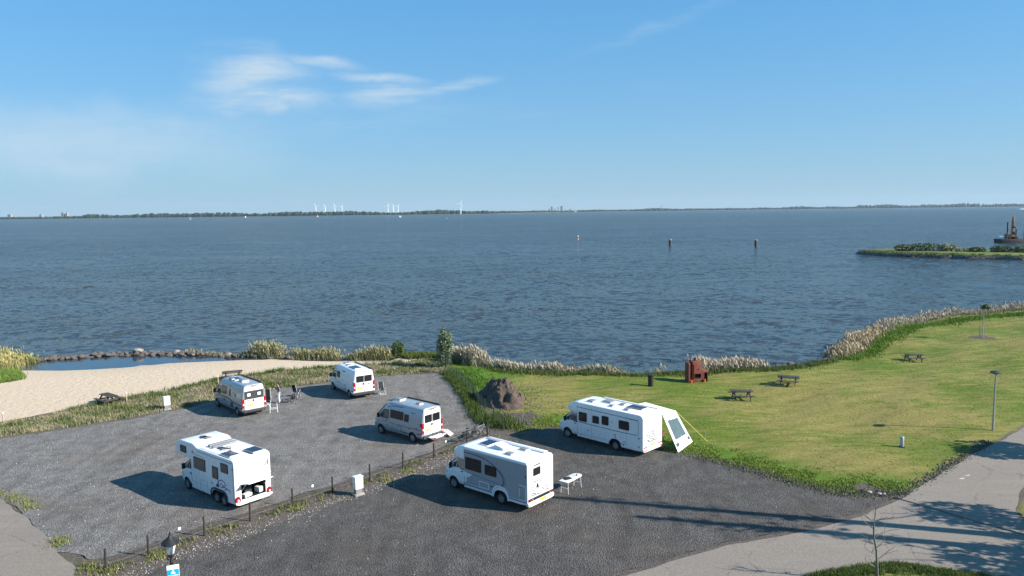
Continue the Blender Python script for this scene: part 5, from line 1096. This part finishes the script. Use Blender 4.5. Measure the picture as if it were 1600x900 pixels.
LAWN = [(0, 56), (4, 57.5), (12.8, 49.5), (17, 45), (22.6, 43.2), (24.2, 44), (31, 50), (39, 56.5), (62, 75), (84, 90), (84, 111), (66, 106), (50, 95), (42, 85), (35, 79), (26, 74), (16, 73), (8, 72.5), (0, 74.5), (-5, 77.5), (-2.5, 69), (1.8, 64), (1, 60)]
P = scatter_poly(LAWN, 20000); P = tufts(P, 3, .06); c = nz(P, .16, 2.)+.6*nz(P, .5, 6.)
g = blades(P, terrain(P)-.01, .075, .035, [(.12, .195, .012), (.18, .25, .025), (.15, .21, .018)], 1.0); d_ = mixcol([(.35, .295, .085), (.28, .245, .06)], len(P)); k = sstep(-.05, .32, c)[:, None]*.85
veg('lawn_grass', [(g[0], g[1]*(1-k)+d_*k)], 'short mown grass with dry patches on the lawn', 'grass')
# loose stones and debris
def pebbles(name, P, r, pal, label):
    n = len(P); base = np.array([(1, 0, -.3), (-.5, .87, -.3), (-.5, -.87, -.3), (0, 0, .8)]); F_ = [(0, 1, 3), (1, 2, 3), (2, 0, 3)]
    s = r*rng.uniform(.5, 1.4, n); a = rng.uniform(0, 2*PI, n); c, q = np.cos(a), np.sin(a); cen = np.c_[P, terrain(P)+.025]; C = mixcol(pal, n); VV = []
    vs = [np.c_[(b[0]*c-b[1]*q)*s, (b[0]*q+b[1]*c)*s, np.full(n, b[2])*s]+cen for b in base]
    for f in F_: VV.append(np.stack([vs[i] for i in f], 1))
    o = place(name, raw_tris(name, np.concatenate(VV), np.concatenate([C]*3), stone_attr), None); return tag(o, label, 'stones', None, 'stuff')
stone_attr = M('loose_stone', (.5, .5, .5), .9, var=.15, attr=True)
P = scatter_poly(GRAVEL, 3000); pebbles('loose_stones', P, .028, [(.45, .44, .43), (.6, .58, .55), (.3, .29, .29), (.1, .1, .1)], 'loose light stones scattered over the gravel lot')
P = np.r_[scatter_poly(DARK, 500), scatter_line([(x+.9, y-.7) for x, y in FENCE], 1800, .5)]; pebbles('loose_stones', P, .030, [(.40, .38, .36), (.55, .52, .48), (.2, .19, .18)], 'loose stones scattered over the dark lot and the fence strip')
P = np.r_[scatter_line([(11.7, 48.8), (14.6, 46), (16.3, 43.8), (18.4, 41.9), (20.4, 41.6), (22, 41.6)], 2600, .38), scatter_line([(22, 41.7), (25, 44), (28, 46.8), (33, 50.9)], 900, .25)]; pebbles('loose_soil_clods', P, .055, [(.08, .07, .06), (.16, .14, .12), (.05, .045, .04)], 'dark soil clods and stones along the edge of the lawn')
P = np.c_[rng.normal(-.6, 2.0, 1500), rng.normal(63.2, 3.4, 1500)]; pebbles('heap_clods', P, .06, [(.07, .05, .04), (.13, .10, .08), (.2, .17, .14)], 'loose clods lying around the foot of the soil heap')
P = scatter_poly(BEACH[:8]+[(-24, 84), (-40, 82), (-50, 79), (-49, 74), (-46, 60)], 700); pebbles('beach_debris', P, .035, [(.2, .16, .11), (.35, .29, .2)], 'small dark bits of driftwood and stones on the sand')

# ---- stones
def rock_mesh(seed, r=1.):
    bm = bmesh.new(); bmesh.ops.create_icosphere(bm, subdivisions=2, radius=r)
    for v in bm.verts: q = v.co*1.1+Vector((seed*5.3, 0, 0)); v.co *= 1+.35*mnoise.noise(q)+.18*mnoise.noise(q*2.7)
    for v in bm.verts: v.co.z *= .62; v.co.x *= 1.2
    me = bpy.data.meshes.new('stone'); bm.to_mesh(me); bm.free(); return me
ROCKS = [rock_mesh(i) for i in range(6)]; PALE = [rock_mesh(i+9) for i in range(3)]
for r_ in ROCKS: r_.materials.append(stone_m)
for r_ in PALE: r_.materials.append(stone_l)
def stones(t, pts, r, zoff=-.1, pale=.12):
    for (x, y) in pts:
        o = bpy.data.objects.new('stone', random.choice(PALE if random.random() < pale else ROCKS)); col.objects.link(o); o.parent = t
        s = r*random.uniform(.6, 1.35); o.scale = (s, s, s); o.location = (x, y, WATER+s*.3+random.uniform(-.12, .15)+zoff); o.rotation_euler = (random.uniform(-.4, .4), random.uniform(-.4, .4), random.uniform(0, 6.3))
t = thing('breakwater', 'low breakwater of dark stones closing the shallow pool off the lake', 'breakwater', (0, 0, 0))
stones(t, scatter_line(BWC[1:8], 290, .40), .29, .0, .05)
mb = MB()
for (a, b) in zip(BWC[:-1], BWC[1:]): mb.loft([[(p[0], p[1]-1.0, WATER-.5), (p[0], p[1]-.45, WATER+.12), (p[0], p[1]+.45, WATER+.12), (p[0], p[1]+1.1, WATER-.5)] for p in (a, b)])
mb.build('stone_core', stone_m, t)
big = bpy.data.objects.new('stone', PALE[0]); col.objects.link(big); big.parent = t; big.location = (-46.2, 91.9, WATER+.55); big.scale = (.6, .45, .5)
t = thing('shore_stones', 'dark stones lining the shore between the pale reeds and the bend', 'stones', (0, 0, 0))
stones(t, scatter_line([(26, 76.6), (28.4, 77.3), (31, 78.3), (34, 80.6), (36, 83.8)], 110, .32), .34, .38, .03)
t = thing('edge_rubble', 'two pale stones lying at the junction of dark lot and path', 'stones', (0, 0, 0))
for x, y, s in ((20.3, 41.75, .16), (20.75, 41.5, .14), (21.0, 41.45, .10)):
    o = bpy.data.objects.new('stone', PALE[1]); col.objects.link(o); o.parent = t; o.location = (x, y, .05); o.scale = (s, s, s)
# ---- trees and bushes
def leaf_cloud(cen, rad, n, size, pal, lump=.45, seed=0., hollow=.2):
    """leaf-sized triangle pairs spread unevenly through an ellipsoid"""
    out = []; P = rng.normal(0, 1, (n*4, 3)); P /= np.linalg.norm(P, axis=1)[:, None]; P *= (rng.random((len(P), 1))**(1/2.2))
    k = np.array([mnoise.noise(Vector((p[0]*2.4+seed, p[1]*2.4, p[2]*2.4))) for p in P]); P = P[k > -.22+lump*.35][:n]; n = len(P)
    C = P*np.array(rad)+np.array(cen); a = rng.normal(0, 1, (n, 3)); a /= np.linalg.norm(a, axis=1)[:, None]; b = np.cross(a, rng.normal(0, 1, (n, 3))); b /= np.linalg.norm(b, axis=1)[:, None]; s = size*rng.uniform(.6, 1.4, (n, 1))
    col_ = mixcol(pal, n); return np.r_[np.stack([C-a*s, C+b*s*.5, C+a*s], 1), np.stack([C-a*s, C+a*s, C-b*s*.5], 1)], np.r_[col_, col_]
def tree(name, label, cat, loc, stems, clouds, group=None, bk=None):
    t = thing(name, label, cat, loc, 0, group); mb = MB()
    for pts, r0, r1 in stems: mb.tube(pts, list(np.linspace(r0, r1, len(pts))), 6)
    mb.build('trunk', bk or bark, t)
    if clouds:
        V = np.concatenate([c[0] for c in clouds]); C = np.concatenate([c[1] for c in clouds]); place('crown', raw_tris('crown', V, C, leaf), None, t)
    return t
WIL = [(.14, .20, .10), (.20, .26, .15), (.10, .15, .06), (.26, .31, .20)]
stems = [([(0, 0, 0), (random.uniform(-.3, .3), random.uniform(-.3, .3), 1.6), (random.uniform(-.7, .7), random.uniform(-.7, .7), random.uniform(3.0, 4.2))], .05, .012) for _ in range(11)]
tree('willow_bush', 'tall grey green willow bush at the lake end of the mesh fence', 'bush', (-7.1, 77.9, T1(-7.1, 77.9)), stems, [leaf_cloud((-.05, 0, 2.0), (.85, .85, 1.9), 2600, .11, WIL, .3, 1), leaf_cloud((.35, 0, 2.9), (.5, .6, 1.0), 700, .10, WIL, .4, 4), leaf_cloud((-.2, 0, 3.7), (.25, .3, .6), 200, .09, WIL, .3, 6)])
tree('green_bush', 'small round green bush at the end of the reed band', 'bush', (-12.9, 83.6, T1(-12.9, 83.6)), [([(0, 0, 0), (.1*math.cos(k), .1*math.sin(k), .5), (.5*math.cos(k), .5*math.sin(k), 1.3)], .03, .008) for k in range(7)], [leaf_cloud((0, 0, .95), (.85, .8, .95), 1700, .10, [(.08, .13, .03), (.12, .19, .05), (.05, .08, .02)], .3, 2)])
t = tree('young_tree', 'staked young tree with thin pale trunk and tiny crown on the far lawn', 'tree', (57.4, 91.1, T1(57.4, 91.1)), [([(0, 0, 0), (.04, 0, 1.8), (.02, .02, 3.3), (.1, 0, 4.1)], .06, .015)]+[([(.02, 0, 3.0), (.5*math.cos(k*1.3), .5*math.sin(k*1.3), 3.7)], .02, .006) for k in range(6)], [leaf_cloud((.1, 0, 3.75), (.6, .55, .38), 240, .11, [(.05, .10, .03), (.09, .15, .04)], .45, 3)], bk=M('pale_bark', (.42, .40, .37), .8, var=.2))
for s in (-.3, .3): mb = MB(); mb.tube([(s, .1, -.1), (s, .1, 1.6)], .035, 6); mb.build('stake', M('pale_wood', (.42, .33, .24), .8, var=.2), t)
# bare sapling in the near corner
def twigs(p, d, L, r, depth, out):
    pts = [p]; q = p
    for k in range(3): d = (d+Vector((random.gauss(0, .13), random.gauss(0, .13), random.gauss(.03, .08)))).normalized(); q = q+d*L/3; pts.append(q)
    out.append((pts, r, r*.55))
    if depth:
        for k in range(random.choice((2, 3, 3))):
            a = random.uniform(0, 6.3); dd = (d*.75+Vector((math.cos(a), math.sin(a), .15))*.75).normalized(); twigs(pts[random.choice((1, 2, 3))], dd, L*random.uniform(.5, .8), r*.5, depth-1, out)
random.seed(11); st = [([(0, 0, 0), (-.05, .0, .8), (-.10, .02, 1.5), (-.24, 0, 2.1), (-.26, 0, 2.75)], .055, .032)]
twigs(Vector((-.26, 0, 2.75)), Vector((-.8, 0, .75)), .75, .030, 1, st); twigs(Vector((-.26, 0, 2.75)), Vector((.35, .1, 1)), .8, .028, 1, st); twigs(Vector((-.26, 0, 2.75)), Vector((1, 0, .5)), .85, .028, 1, st)
for z, s in ((.7, -1), (1.0, 1), (1.3, -1), (1.6, 1), (1.75, -1), (2.1, 1), (2.4, -1)): twigs(Vector((-.05-.05*z, 0, z)), Vector((s, random.uniform(-.4, .4), .55)), random.uniform(.5, .8), .022, 1, st)
tree('bare_sapling', 'leafless sapling with thin twigs in the grass corner at the lower right', 'tree', (15.75, 31.35, 0), st, [], bk=M('pale_twig', (.16, .14, .125), .85, var=.25))
# tall trees right of the view whose shadows fall across the path and the dark lot
GRN = [(.045, .085, .02), (.07, .12, .03), (.10, .15, .04)]
def tall_tree(label, x, y, h, z0, rx, n, seed, thick=.22):
    rnd = random.Random(seed); st = [([(0, 0, -.1), (.1, 0, h*.35), (-.05, .1, h*.7), (0, 0, h)], thick, thick*.45)]
    for k in range(12):
        z = z0+(h-z0)*k/12; a = rnd.uniform(0, 6.3); l = rx*rnd.uniform(.5, .95); st.append(([(0, 0, z), (l*.5*math.cos(a), l*.5*math.sin(a), z+l*.35), (l*math.cos(a), l*math.sin(a), z+l*.75)], thick*.3, .02))
    tree('tall_tree', label, 'tree', (x, y, 0), st, [leaf_cloud((0, 0, (z0+h)/2), (rx, rx, (h-z0)/2), n, .20, GRN, .5, seed)], 'trees beside the path')
def tall_pole_tree(label, x, y, h, seed):
    tall_tree(label, x, y, h, h*.45, .9, 130, seed, .46)
tall_pole_tree('tallest slender tree right of the frame casting the longer shadow line', 33.2, 33.6, 18.6, 21)
tall_pole_tree('slender tree right of the frame casting the shorter shadow line', 32.6, 32.0, 15.6, 22)
tall_tree('leafy tree right of the frame shading the drain', 34.3, 35.6, 7.6, 4.4, 2.1, 800, 23)
tall_tree('leafy tree right of the frame shading the lower corner of the path', 31.8, 30.6, 7.0, 3.6, 2.2, 850, 24)
tall_tree('broad leafy tree right of the frame shading the near road', 38.5, 31.2, 8.5, 3.4, 2.8, 1200, 25)
tall_tree('leafy tree right of the frame shading the path beyond the lamp', 41.2, 46.8, 6.6, 3.8, 2.2, 1900, 26)
t = tree('round_shrub', 'dark clipped shrub at the right edge beside the path', 'bush', (27.6, 36.9, 0), [([(0, 0, 0), (0, 0, .6)], .06, .03)], [leaf_cloud((0, 0, .55), (.75, .7, .6), 1200, .09, GRN, .1, 7)])

# ------------------------------------------------------------------ on and beyond the water
pilem = M('pile_wood', (.05, .042, .036), .8, var=.3, scale=2)
for x, y, lb in ((74, 352.5, 'thick dark mooring pile with pale cap in open water, left of the two'), (109.3, 337.9, 'thick dark mooring pile with pale cap in open water, right of the two')):
    t = thing('mooring_pile', lb, 'pile', (x, y, WATER), 0, 'mooring piles'); mb = MB(); mb.tube([(0, 0, -2), (0, 0, 2.6)], .62, 14); mb.build('shaft', pilem, t); mb = MB(); mb.lathe([(.66, 2.6), (.66, 2.95), (.5, 3.05)], 14); mb.build('cap', stone_l, t)
t = thing('channel_buoy', 'small pale orange channel buoy far out on the lake', 'buoy', (38.7, 440, WATER)); mb = MB(); mb.lathe([(.5, -.3), (.6, .1), (.5, .4), (.14, .6), (.12, 1.7)], 12); mb.build('float', M('buoy_orange', (.7, .28, .12), .6), t); mb = MB(); mb.lathe([(.3, 1.7), (.32, 2.2), (.001, 2.3)], 10, cap=False); mb.build('top_mark', cyan, t)
# stone spit with bushes on the right
SP = [(124.8, 275.5), (127.5, 264), (133, 255), (145, 245.5), (159.6, 236), (190, 226), (240, 215), (250, 240), (190, 256), (174, 264), (160, 276), (147, 286), (135, 286)]
mb = MB(); n = len(SP); cx = sum(p[0] for p in SP)/n; cy = sum(p[1] for p in SP)/n
ro_ = rough_outline(SP, 1.5, 1.2, 9); n = len(ro_)
def inn(p, k): c = min(SP, key=lambda q: 0); d = Vector((cx-p[0], cy-p[1])); return (p[0]+d.x*k, p[1]+d.y*k)
r0 = [(x, y, WATER-.4) for x, y in ro_]; r1 = [(*inn(p, .02), WATER+.55+.5*abs(mnoise.noise(Vector((p[0]*.7, p[1]*.7, 0))))) for p in ro_]; r2 = [(*inn(p, .06), WATER+1.35) for p in ro_]; r3 = [(*inn(p, .5), WATER+1.5) for p in ro_]
mb.loft([r0, r1, r2, r3]); o = mb.build('stone_spit', None); me = o.data
spm = ground_mat('spit_ground', lambda t, tc: (t.mix(t.ramp(t.math('ADD', t.n('ShaderNodeSeparateXYZ', ins={0: tc}).outputs[2], t.math('MULTIPLY', t.noise(tc, .5, 4), .8)), .3, .75), t.mix(t.ramp(t.noise(tc, 1.6, 4, .7), .35, .65), (.02, .018, .016), (.17, .15, .13)), t.mix(t.noise(tc, .6, 4), (.07, .11, .02), (.17, .19, .05))), .9, t.noise(tc, 1.2, 5, .7), .3))
me.materials.append(spm); tag(o, kind='structure')
SH = [(.09, .13, .05), (.14, .18, .08), (.20, .22, .12)]
for i, (x, y, rx, h, lb) in enumerate(((139.5, 268, 3.4, 3.0, 'dark leafy bush at the tip end of the stone spit'), (145.5, 266, 4.6, 3.8, 'largest rounded bush on the stone spit'), (151, 263, 3.6, 3.4, 'pale leafy bush beside the largest one on the spit'), (158, 256, 2.6, 2.2, 'small bush standing apart in the middle of the spit'), (164, 253, 3.2, 2.8, 'low bush right of the small one on the spit'), (170, 250, 3.4, 3.0, 'wide bush on the spit below the barge'), (176, 246, 3.0, 2.8, 'bush on the spit close to the right edge'), (182, 243, 3.0, 3.0, 'bush on the spit cut by the right edge'))):
    pal = SH if i != 2 else [(.22, .24, .15), (.28, .29, .20)]
    tree('spit_bush', lb, 'bush', (x, y, WATER+1.4), [([(0, 0, 0), (0, 0, h*.6)], .12, .04)], [leaf_cloud((0, 0, h*.36), (rx*1.1, rx*.8, h*.42), 1100, .30, pal, .5, i+30.)], 'bushes on the stone spit')
P = rng.uniform((0, .3), (1, 1), (6000, 2)); P = np.array([Vector(ro_[int(a*0.62*n) % n]).lerp(Vector(inn(ro_[int(a*.62*n) % n], .13)), b) for a, b in P]); P += rng.normal(0, .5, P.shape); P = P[P[:, 0] < 200]
P3 = np.c_[rng.uniform(150, 196, 3500), np.zeros(3500)]; P3[:, 1] = 262-(P3[:, 0]-150)*.36+rng.normal(0, 2.0, 3500); P3 = P3[nz(P3, .12, 4.) > -.1]
spit_reeds = blades(P3, np.full(len(P3), WATER+1.4), 1.7, .16, [(.26, .27, .16), (.18, .21, .08), (.34, .31, .2)], .4)
veg('spit_grass', [blades(P, np.full(len(P), WATER+1.2), .6, .14, [(.10, .13, .03), (.16, .17, .06), (.24, .22, .12), (.06, .09, .02)], .5), spit_reeds], 'shaggy grass hanging over the stone edge of the spit', 'grass')
# work barge with excavator
rust = M('barge_hull', (.035, .028, .028), .7, var=.35, scale=.6); oran = M('excavator_orange', (.36, .14, .03), .6, var=.25, scale=1)
t = thing('work_barge', 'dark work barge with tall spud poles anchored behind the stone spit', 'barge', (228, 346, WATER), R(-6))
mb = MB(); mb.prism([(-5.2, 1.6), (5.2, 1.6), (4.9, -.6), (-4.6, -.6)], -3.5, 3.5); mb.build('hull', rust, t, bev=.1)
mb = MB(); mb.box((0, 0, 1.66), (10.2, 6.8, .12)); mb.build('deck', pilem, t)
for x, y, h in ((-2.5, -2.8, 9.4), (5.0, -2.6, 9.0), (4.2, 2.8, 6.2)): mb = MB(); mb.tube([(x, y, -4), (x, y, h)], .30, 10); mb.build('spud_pole', rust, t)
mb = MB(); mb.tube([(5.0, -2.6, 9.0), (5.0, -2.6, 9.7)], .42, 10); mb.build('pole_cap', cyan, t)
for x, d in ((-3.6, (1.3, 2.2, 1.2)), (2.6, (1.8, 2.4, 1.1))): mb = MB(); mb.box((x, .6, 1.72+d[2]/2), d); mb.build('deck_box', dark_grey if x > 0 else white2, t, bev=.05)
t = thing('excavator', 'orange excavator with raised boom standing on the work barge', 'excavator', (228.2, 346, WATER+1.72), R(-96))
for s in (1, -1): mb = MB(); mb.prism([(-1.9, .1), (1.9, .1), (2.2, .5), (1.9, .9), (-1.9, .9), (-2.2, .5)], s*1.1-.3, s*1.1+.3); mb.build('track', black, t, bev=.05)
mb = MB(); mb.box((-.3, 0, 1.55), (3.6, 2.6, 1.1)); mb.build('engine_house', oran, t, bev=.12); mb = MB(); mb.box((-1.9, 0, 1.6), (.9, 2.7, 1.3)); mb.build('counterweight', dark_grey, t, bev=.15)
mb = MB(); mb.box((.8, .8, 2.5), (1.4, 1.0, 1.7)); q = mb.build('cab', dark_grey, t, bev=.1); mb = MB(); mb.box((1.52, .8, 2.6), (.04, .8, 1.1)); mb.build('cab_window', glass, q)
mb = MB(); mb.prism([(1.0, 1.6), (1.5, 1.5), (2.3, 5.8), (2.4, 9.8), (1.9, 9.9), (1.5, 6.0)], -.45, .15); mb.build('boom', oran, t, bev=.05)
mb = MB(); mb.prism([(1.8, 9.9), (2.6, 10.4), (3.1, 6.3), (2.8, 6.2)], -.35, .05); mb.build('stick', oran, t, bev=.05); mb = MB(); mb.prism([(2.6, 6.3), (3.3, 6.3), (3.6, 5.4), (3.0, 4.9), (2.5, 5.4)], -.7, .5); mb.build('bucket', rust, t, bev=.05)
mb = MB(); mb.tube([(1.2, -.15, 2.2), (2.0, -.15, 5.4)], .12, 8); mb.build('ram', steel, t)
# far shore: land, woods, wind turbines, towers
D_ = lambda px, d: px*d
FS = [(-6200, 4700), (-4200, 4350), (-2900, 4150), (-2000, 4050), (-1000, 4000), (-500, 4000), (-100, 4150), (150, 4900), (350, 5400), (900, 5700), (1700, 6000), (2600, 6250), (3600, 6400), (4600, 6400), (6500, 6500)]
mb = MB(); top = []
for (x, y) in FS: top.append([(x, y, WATER-1), (x, y+3, .8), (x, y+2500, 3), (x, y+2500, WATER-1)])
mb.loft(top); farm = M('far_land', (.10, .12, .06), .9, var=.3, scale=.002); tag(mb.build('far_shore', farm), kind='structure')
fx, fy = zip(*FS)
def wood(name, x0, x1, h, label, back=40, seed=0, step=8):
    V = []; x = x0
    while x < x1:
        y = float(np.interp(x, fx, fy))+back+random.uniform(0, 40); hh = h*(.62+.5*mnoise.noise(Vector((x*.004, seed, 0)))+random.uniform(0, .3)); r = random.uniform(7, 15)
        V.append((x, y, hh, r)); x += step*random.uniform(.5, 1.2)
    n = 7; tri = []; cc = []
    for (x, y, hh, r) in V:
        ring = lambda z, k: [np.array((x+r*k*math.cos(2*PI*i/n), y+r*k*math.sin(2*PI*i/n), z)) for i in range(n)]
        R0, R1, R2 = ring(0., .8), ring(hh*.5, 1.05), ring(hh*.85, .62); tp = np.array((x, y, hh)); c = np.array((.020, .034, .022))*random.uniform(.7, 1.3)
        for i in range(n):
            j = (i+1) % n; tri += [(R0[i], R0[j], R1[j]), (R0[i], R1[j], R1[i]), (R1[i], R1[j], R2[j]), (R1[i], R2[j], R2[i]), (R2[i], R2[j], tp)]; cc += [c]*5
    o = place(name, raw_tris(name, np.array(tri), np.array(cc), leaf), None); tag(o, label, 'trees', None, 'stuff')
wood('far_wood', -4300, -2300, 16, 'low dark line of far trees at the left end of the horizon', seed=1); wood('far_wood', -2330, -900, 27, 'thickest dark line of far woods on the left shore', seed=2); wood('far_wood', -900, -100, 24, 'far woods behind the single large wind turbine', seed=3); wood('far_wood', -100, 900, 18, 'thin line of far trees around the pale apartment towers', seed=4, step=9); wood('far_wood', 900, 3000, 22, 'thin line of far trees right of the apartment towers', seed=5, step=9); wood('far_wood', 2900, 6200, 34, 'far wooded shore on the right of the horizon', seed=6, step=9)
tw = M('turbine_white', (.82, .83, .84), .5, var=.02)
def turbine(label, x, y, hub, br, rot):
    t = thing('wind_turbine', label, 'wind turbine', (x, y, .8), 0, 'far wind turbines')
    mb = MB(); mb.tube([(0, 0, 0), (0, 0, hub)], [2.3, 1.5], 10); mb.build('tower', tw, t); mb = MB(); mb.box((0, 1, hub+.6), (3.2, 7, 3.2)); mb.build('nacelle', tw, t, bev=.4); mb = MB(); mb.lathe([(.001, -4.6), (1.3, -3.6), (1.5, -2.5)], 10, c=(0, 0, hub+.6), axis='Y'); mb.build('hub', tw, t)
    for k in range(3):
        a = R(rot+120*k); d = Vector((math.sin(a), 0, math.cos(a))); s = Vector((math.cos(a), 0, -math.sin(a))); c = Vector((0, -3, hub+.6)); mb = MB()
        mb.loft([[c+d*u*br+s*w_+Vector((0, th, 0)), c+d*u*br+Vector((0, th*2, 0))-s*w_*.4, c+d*u*br-s*w_*.6, c+d*u*br+s*w_*.3-Vector((0, th, 0))] for u, w_, th in ((.03, .9, .5), (.2, 1.9, .35), (.6, 1.2, .2), (1, .35, .08))]); mb.build('blade', tw, t)
for i, (u, hub, br, rot) in enumerate(((-.25696, 50, 20, -28), (-.24473, 47, 18, -30), (-.23209, 50, 20, -15), (-.22281, 46, 17, 20), (-.16208, 50, 19, 5), (-.15491, 46, 18, -40), (-.14901, 46, 18, 30), (-.06635, 56, 27, 25))):
    y = 4080; turbine(['first wind turbine from the left in the group of four', 'second wind turbine from the left in the group of four', 'third wind turbine from the left in the group of four', 'fourth wind turbine from the left in the group of four', 'left turbine of the close group of three', 'middle turbine of the close group of three', 'right turbine of the close group of three', 'large single wind turbine left of the apartment towers'][i], u*y, y, hub, br, rot)
bm1 = M('far_concrete', (.55, .55, .55), .7, var=.08, scale=.02); bm2 = M('far_brick', (.26, .25, .26), .7, var=.1, scale=.02)
def tower(label, px, yd, wdt, h, mt):
    t = thing('apartment_tower', label, 'building', (px*yd, yd, 2), 0, 'far buildings'); mb = MB(); mb.box((0, 0, h/2), (wdt, 18, h)); mb.build('wall', mt, t)
    mb = MB(); mb.box((0, 0, h+1), (wdt*.5, 8, 2.4)); mb.build('roof_house', mt, t)
    for k in range(int(h/6)): mb = MB(); mb.box((0, -9.05, 4+6*k), (wdt*.86, .3, 1.6)); mb.build('window_band', glass, t)
u0 = lambda px: (px-800)/1180/.99
for px, wp, hp, mt, lb in ((858.5, 2.2, 5, bm2, 'leftmost low tower of the far apartment cluster'), (862.5, 2.6, 8.5, bm2, 'dark tower second from the left in the far cluster'), (867.5, 3, 6, bm1, 'low pale block between the dark and the tall towers'), (872.5, 2.6, 8, bm1, 'pale tower in the middle of the far cluster'), (877.5, 3.2, 9.2, bm2, 'tallest tower of the far apartment cluster'), (884, 2.6, 5, bm1, 'low pale block right of the tallest far tower'), (890.5, 3, 4.2, bm2, 'low dark block near the right end of the far cluster'), (899, 5, 3.6, bm1, 'long low pale block at the right end of the far cluster')):
    tower(lb, u0(px), 5500, wp*4.6, hp*4.6, mt)
for px, wp, hp, lb in ((10, 3, 6.5, 'narrow building on the far left horizon'), (29, 5, 4.5, 'low flat building on the far left horizon'), (111, 3.5, 6.5, 'left one of the twin towers on the left horizon'), (117, 2.5, 6.5, 'right one of the twin towers on the left horizon'), (77, 4, 3.8, 'low block between the left horizon towers')):
    tower(lb, u0(px), 4350, wp*3.7, hp*3.7+8, bm2)
t = thing('radio_mast', 'thin lattice radio mast on the horizon right of the apartment towers', 'mast', (u0(1031)*6000, 6000, 2)); mb = MB()
for sx, sy in ((-1, -1), (1, -1), (1, 1), (-1, 1)): mb.tube([(sx*3.4, sy*3.4, 0), (sx*.8, sy*.8, 46)], .8, 5)
mb.build('legs', bm2, t); mb = MB(); [mb.box((0, 0, 6*k+4), (6.4-k*.7, 6.4-k*.7, .7)) for k in range(7)]; mb.build('braces', bm2, t)
t = thing('arch_bridge', 'pale steel arch bridge on the horizon left of the spit', 'bridge', (u0(1243)*7200, 7200, 2)); mb = MB()
for s in (-8, 8): mb.tube([(x*95, s, 4+30*(1-x*x)) for x in np.linspace(-1, 1, 17)], 2.0, 6)
mb.build('arch', M('bridge_steel', (.45, .47, .5), .6), t); mb = MB(); mb.box((0, 0, 6), (260, 18, 2.4)); mb.build('deck', bm1, t)
for k in range(9): x = (k-4)/5; mb = MB(); mb.tube([(x*95, 0, 6), (x*95, 0, 4+30*(1-x*x))], .4, 5); mb.build('hanger', bm2, t)
for px, d, h, lb in ((187, 2600, 9, 'white sail far out below the left woods'), (306, 2300, 9, 'brightest white sail below the left woods'), (391, 3200, 8, 'tiny white sail near the left turbines'), (502, 3000, 8, 'tiny white sail below the group of four turbines'), (700, 1500, 6, 'lone white sail in mid lake below the large turbine'), (629, 2300, 6, 'faint white sail below the close group of three turbines')):
    t = thing('sailing_boat', lb, 'boat', (u0(px)*d, d, WATER), R(random.uniform(-30, 30)), 'far sailing boats')
    mb = MB(); mb.loft([[(-3.4, .9, .9), (-3.4, -.9, .9), (-3.3, 0, -.3)], [(0, 1.3, .9), (0, -1.3, .9), (0, 0, -.4)], [(3.8, .05, 1.1), (3.8, -.05, 1.1), (3.5, 0, .0)]]); mb.build('hull', tw, t); mb = MB(); mb.tube([(.5, 0, .8), (.5, 0, h+1.5)], .09, 6); mb.build('mast', steel, t)
    mb = MB(); mb.prism([(.3, 1.8), (.3, h+1.2), (-3.2, 2.0)], -.06, .06); mb.build('mainsail', canvas, t); mb = MB(); mb.prism([(.7, 1.4), (.7, h*.85), (3.6, 1.4)], -.05, .05); mb.build('foresail', canvas, t)
t = thing('motor_yacht', 'white motor boat on the horizon above the barge', 'boat', (u0(1585)*2600, 2600, WATER), R(170)); mb = MB(); mb.prism([(-12, 0), (-13, 2.6), (13, 2.6), (9, 0)], -2.2, 2.2); mb.build('hull', tw, t, bev=.2); mb = MB(); mb.prism([(-9, 2.6), (-8, 5), (3, 5), (5, 2.6)], -1.7, 1.7); mb.build('cabin', tw, t, bev=.2)
# ------------------------------------------------------------------ the air over the lake
mb = MB(); mb.box((0, 4450, 64), (15600, 9700, 136)); o = mb.build('haze', None, smooth=False); hz = bpy.data.materials.new('haze_air'); hz.use_nodes = True; ht = hz.node_tree; ht.nodes.clear()
pv = ht.nodes.new('ShaderNodeVolumePrincipled'); pv.inputs['Color'].default_value = (.62, .82, 1, 1); pv.inputs['Density'].default_value = 3.6e-5; pv.inputs['Anisotropy'].default_value = .1
ht.links.new(pv.outputs[0], ht.nodes.new('ShaderNodeOutputMaterial').inputs['Volume']); o.data.materials.append(hz); tag(o, 'thin bluish haze over the lake', 'haze', None, 'stuff')
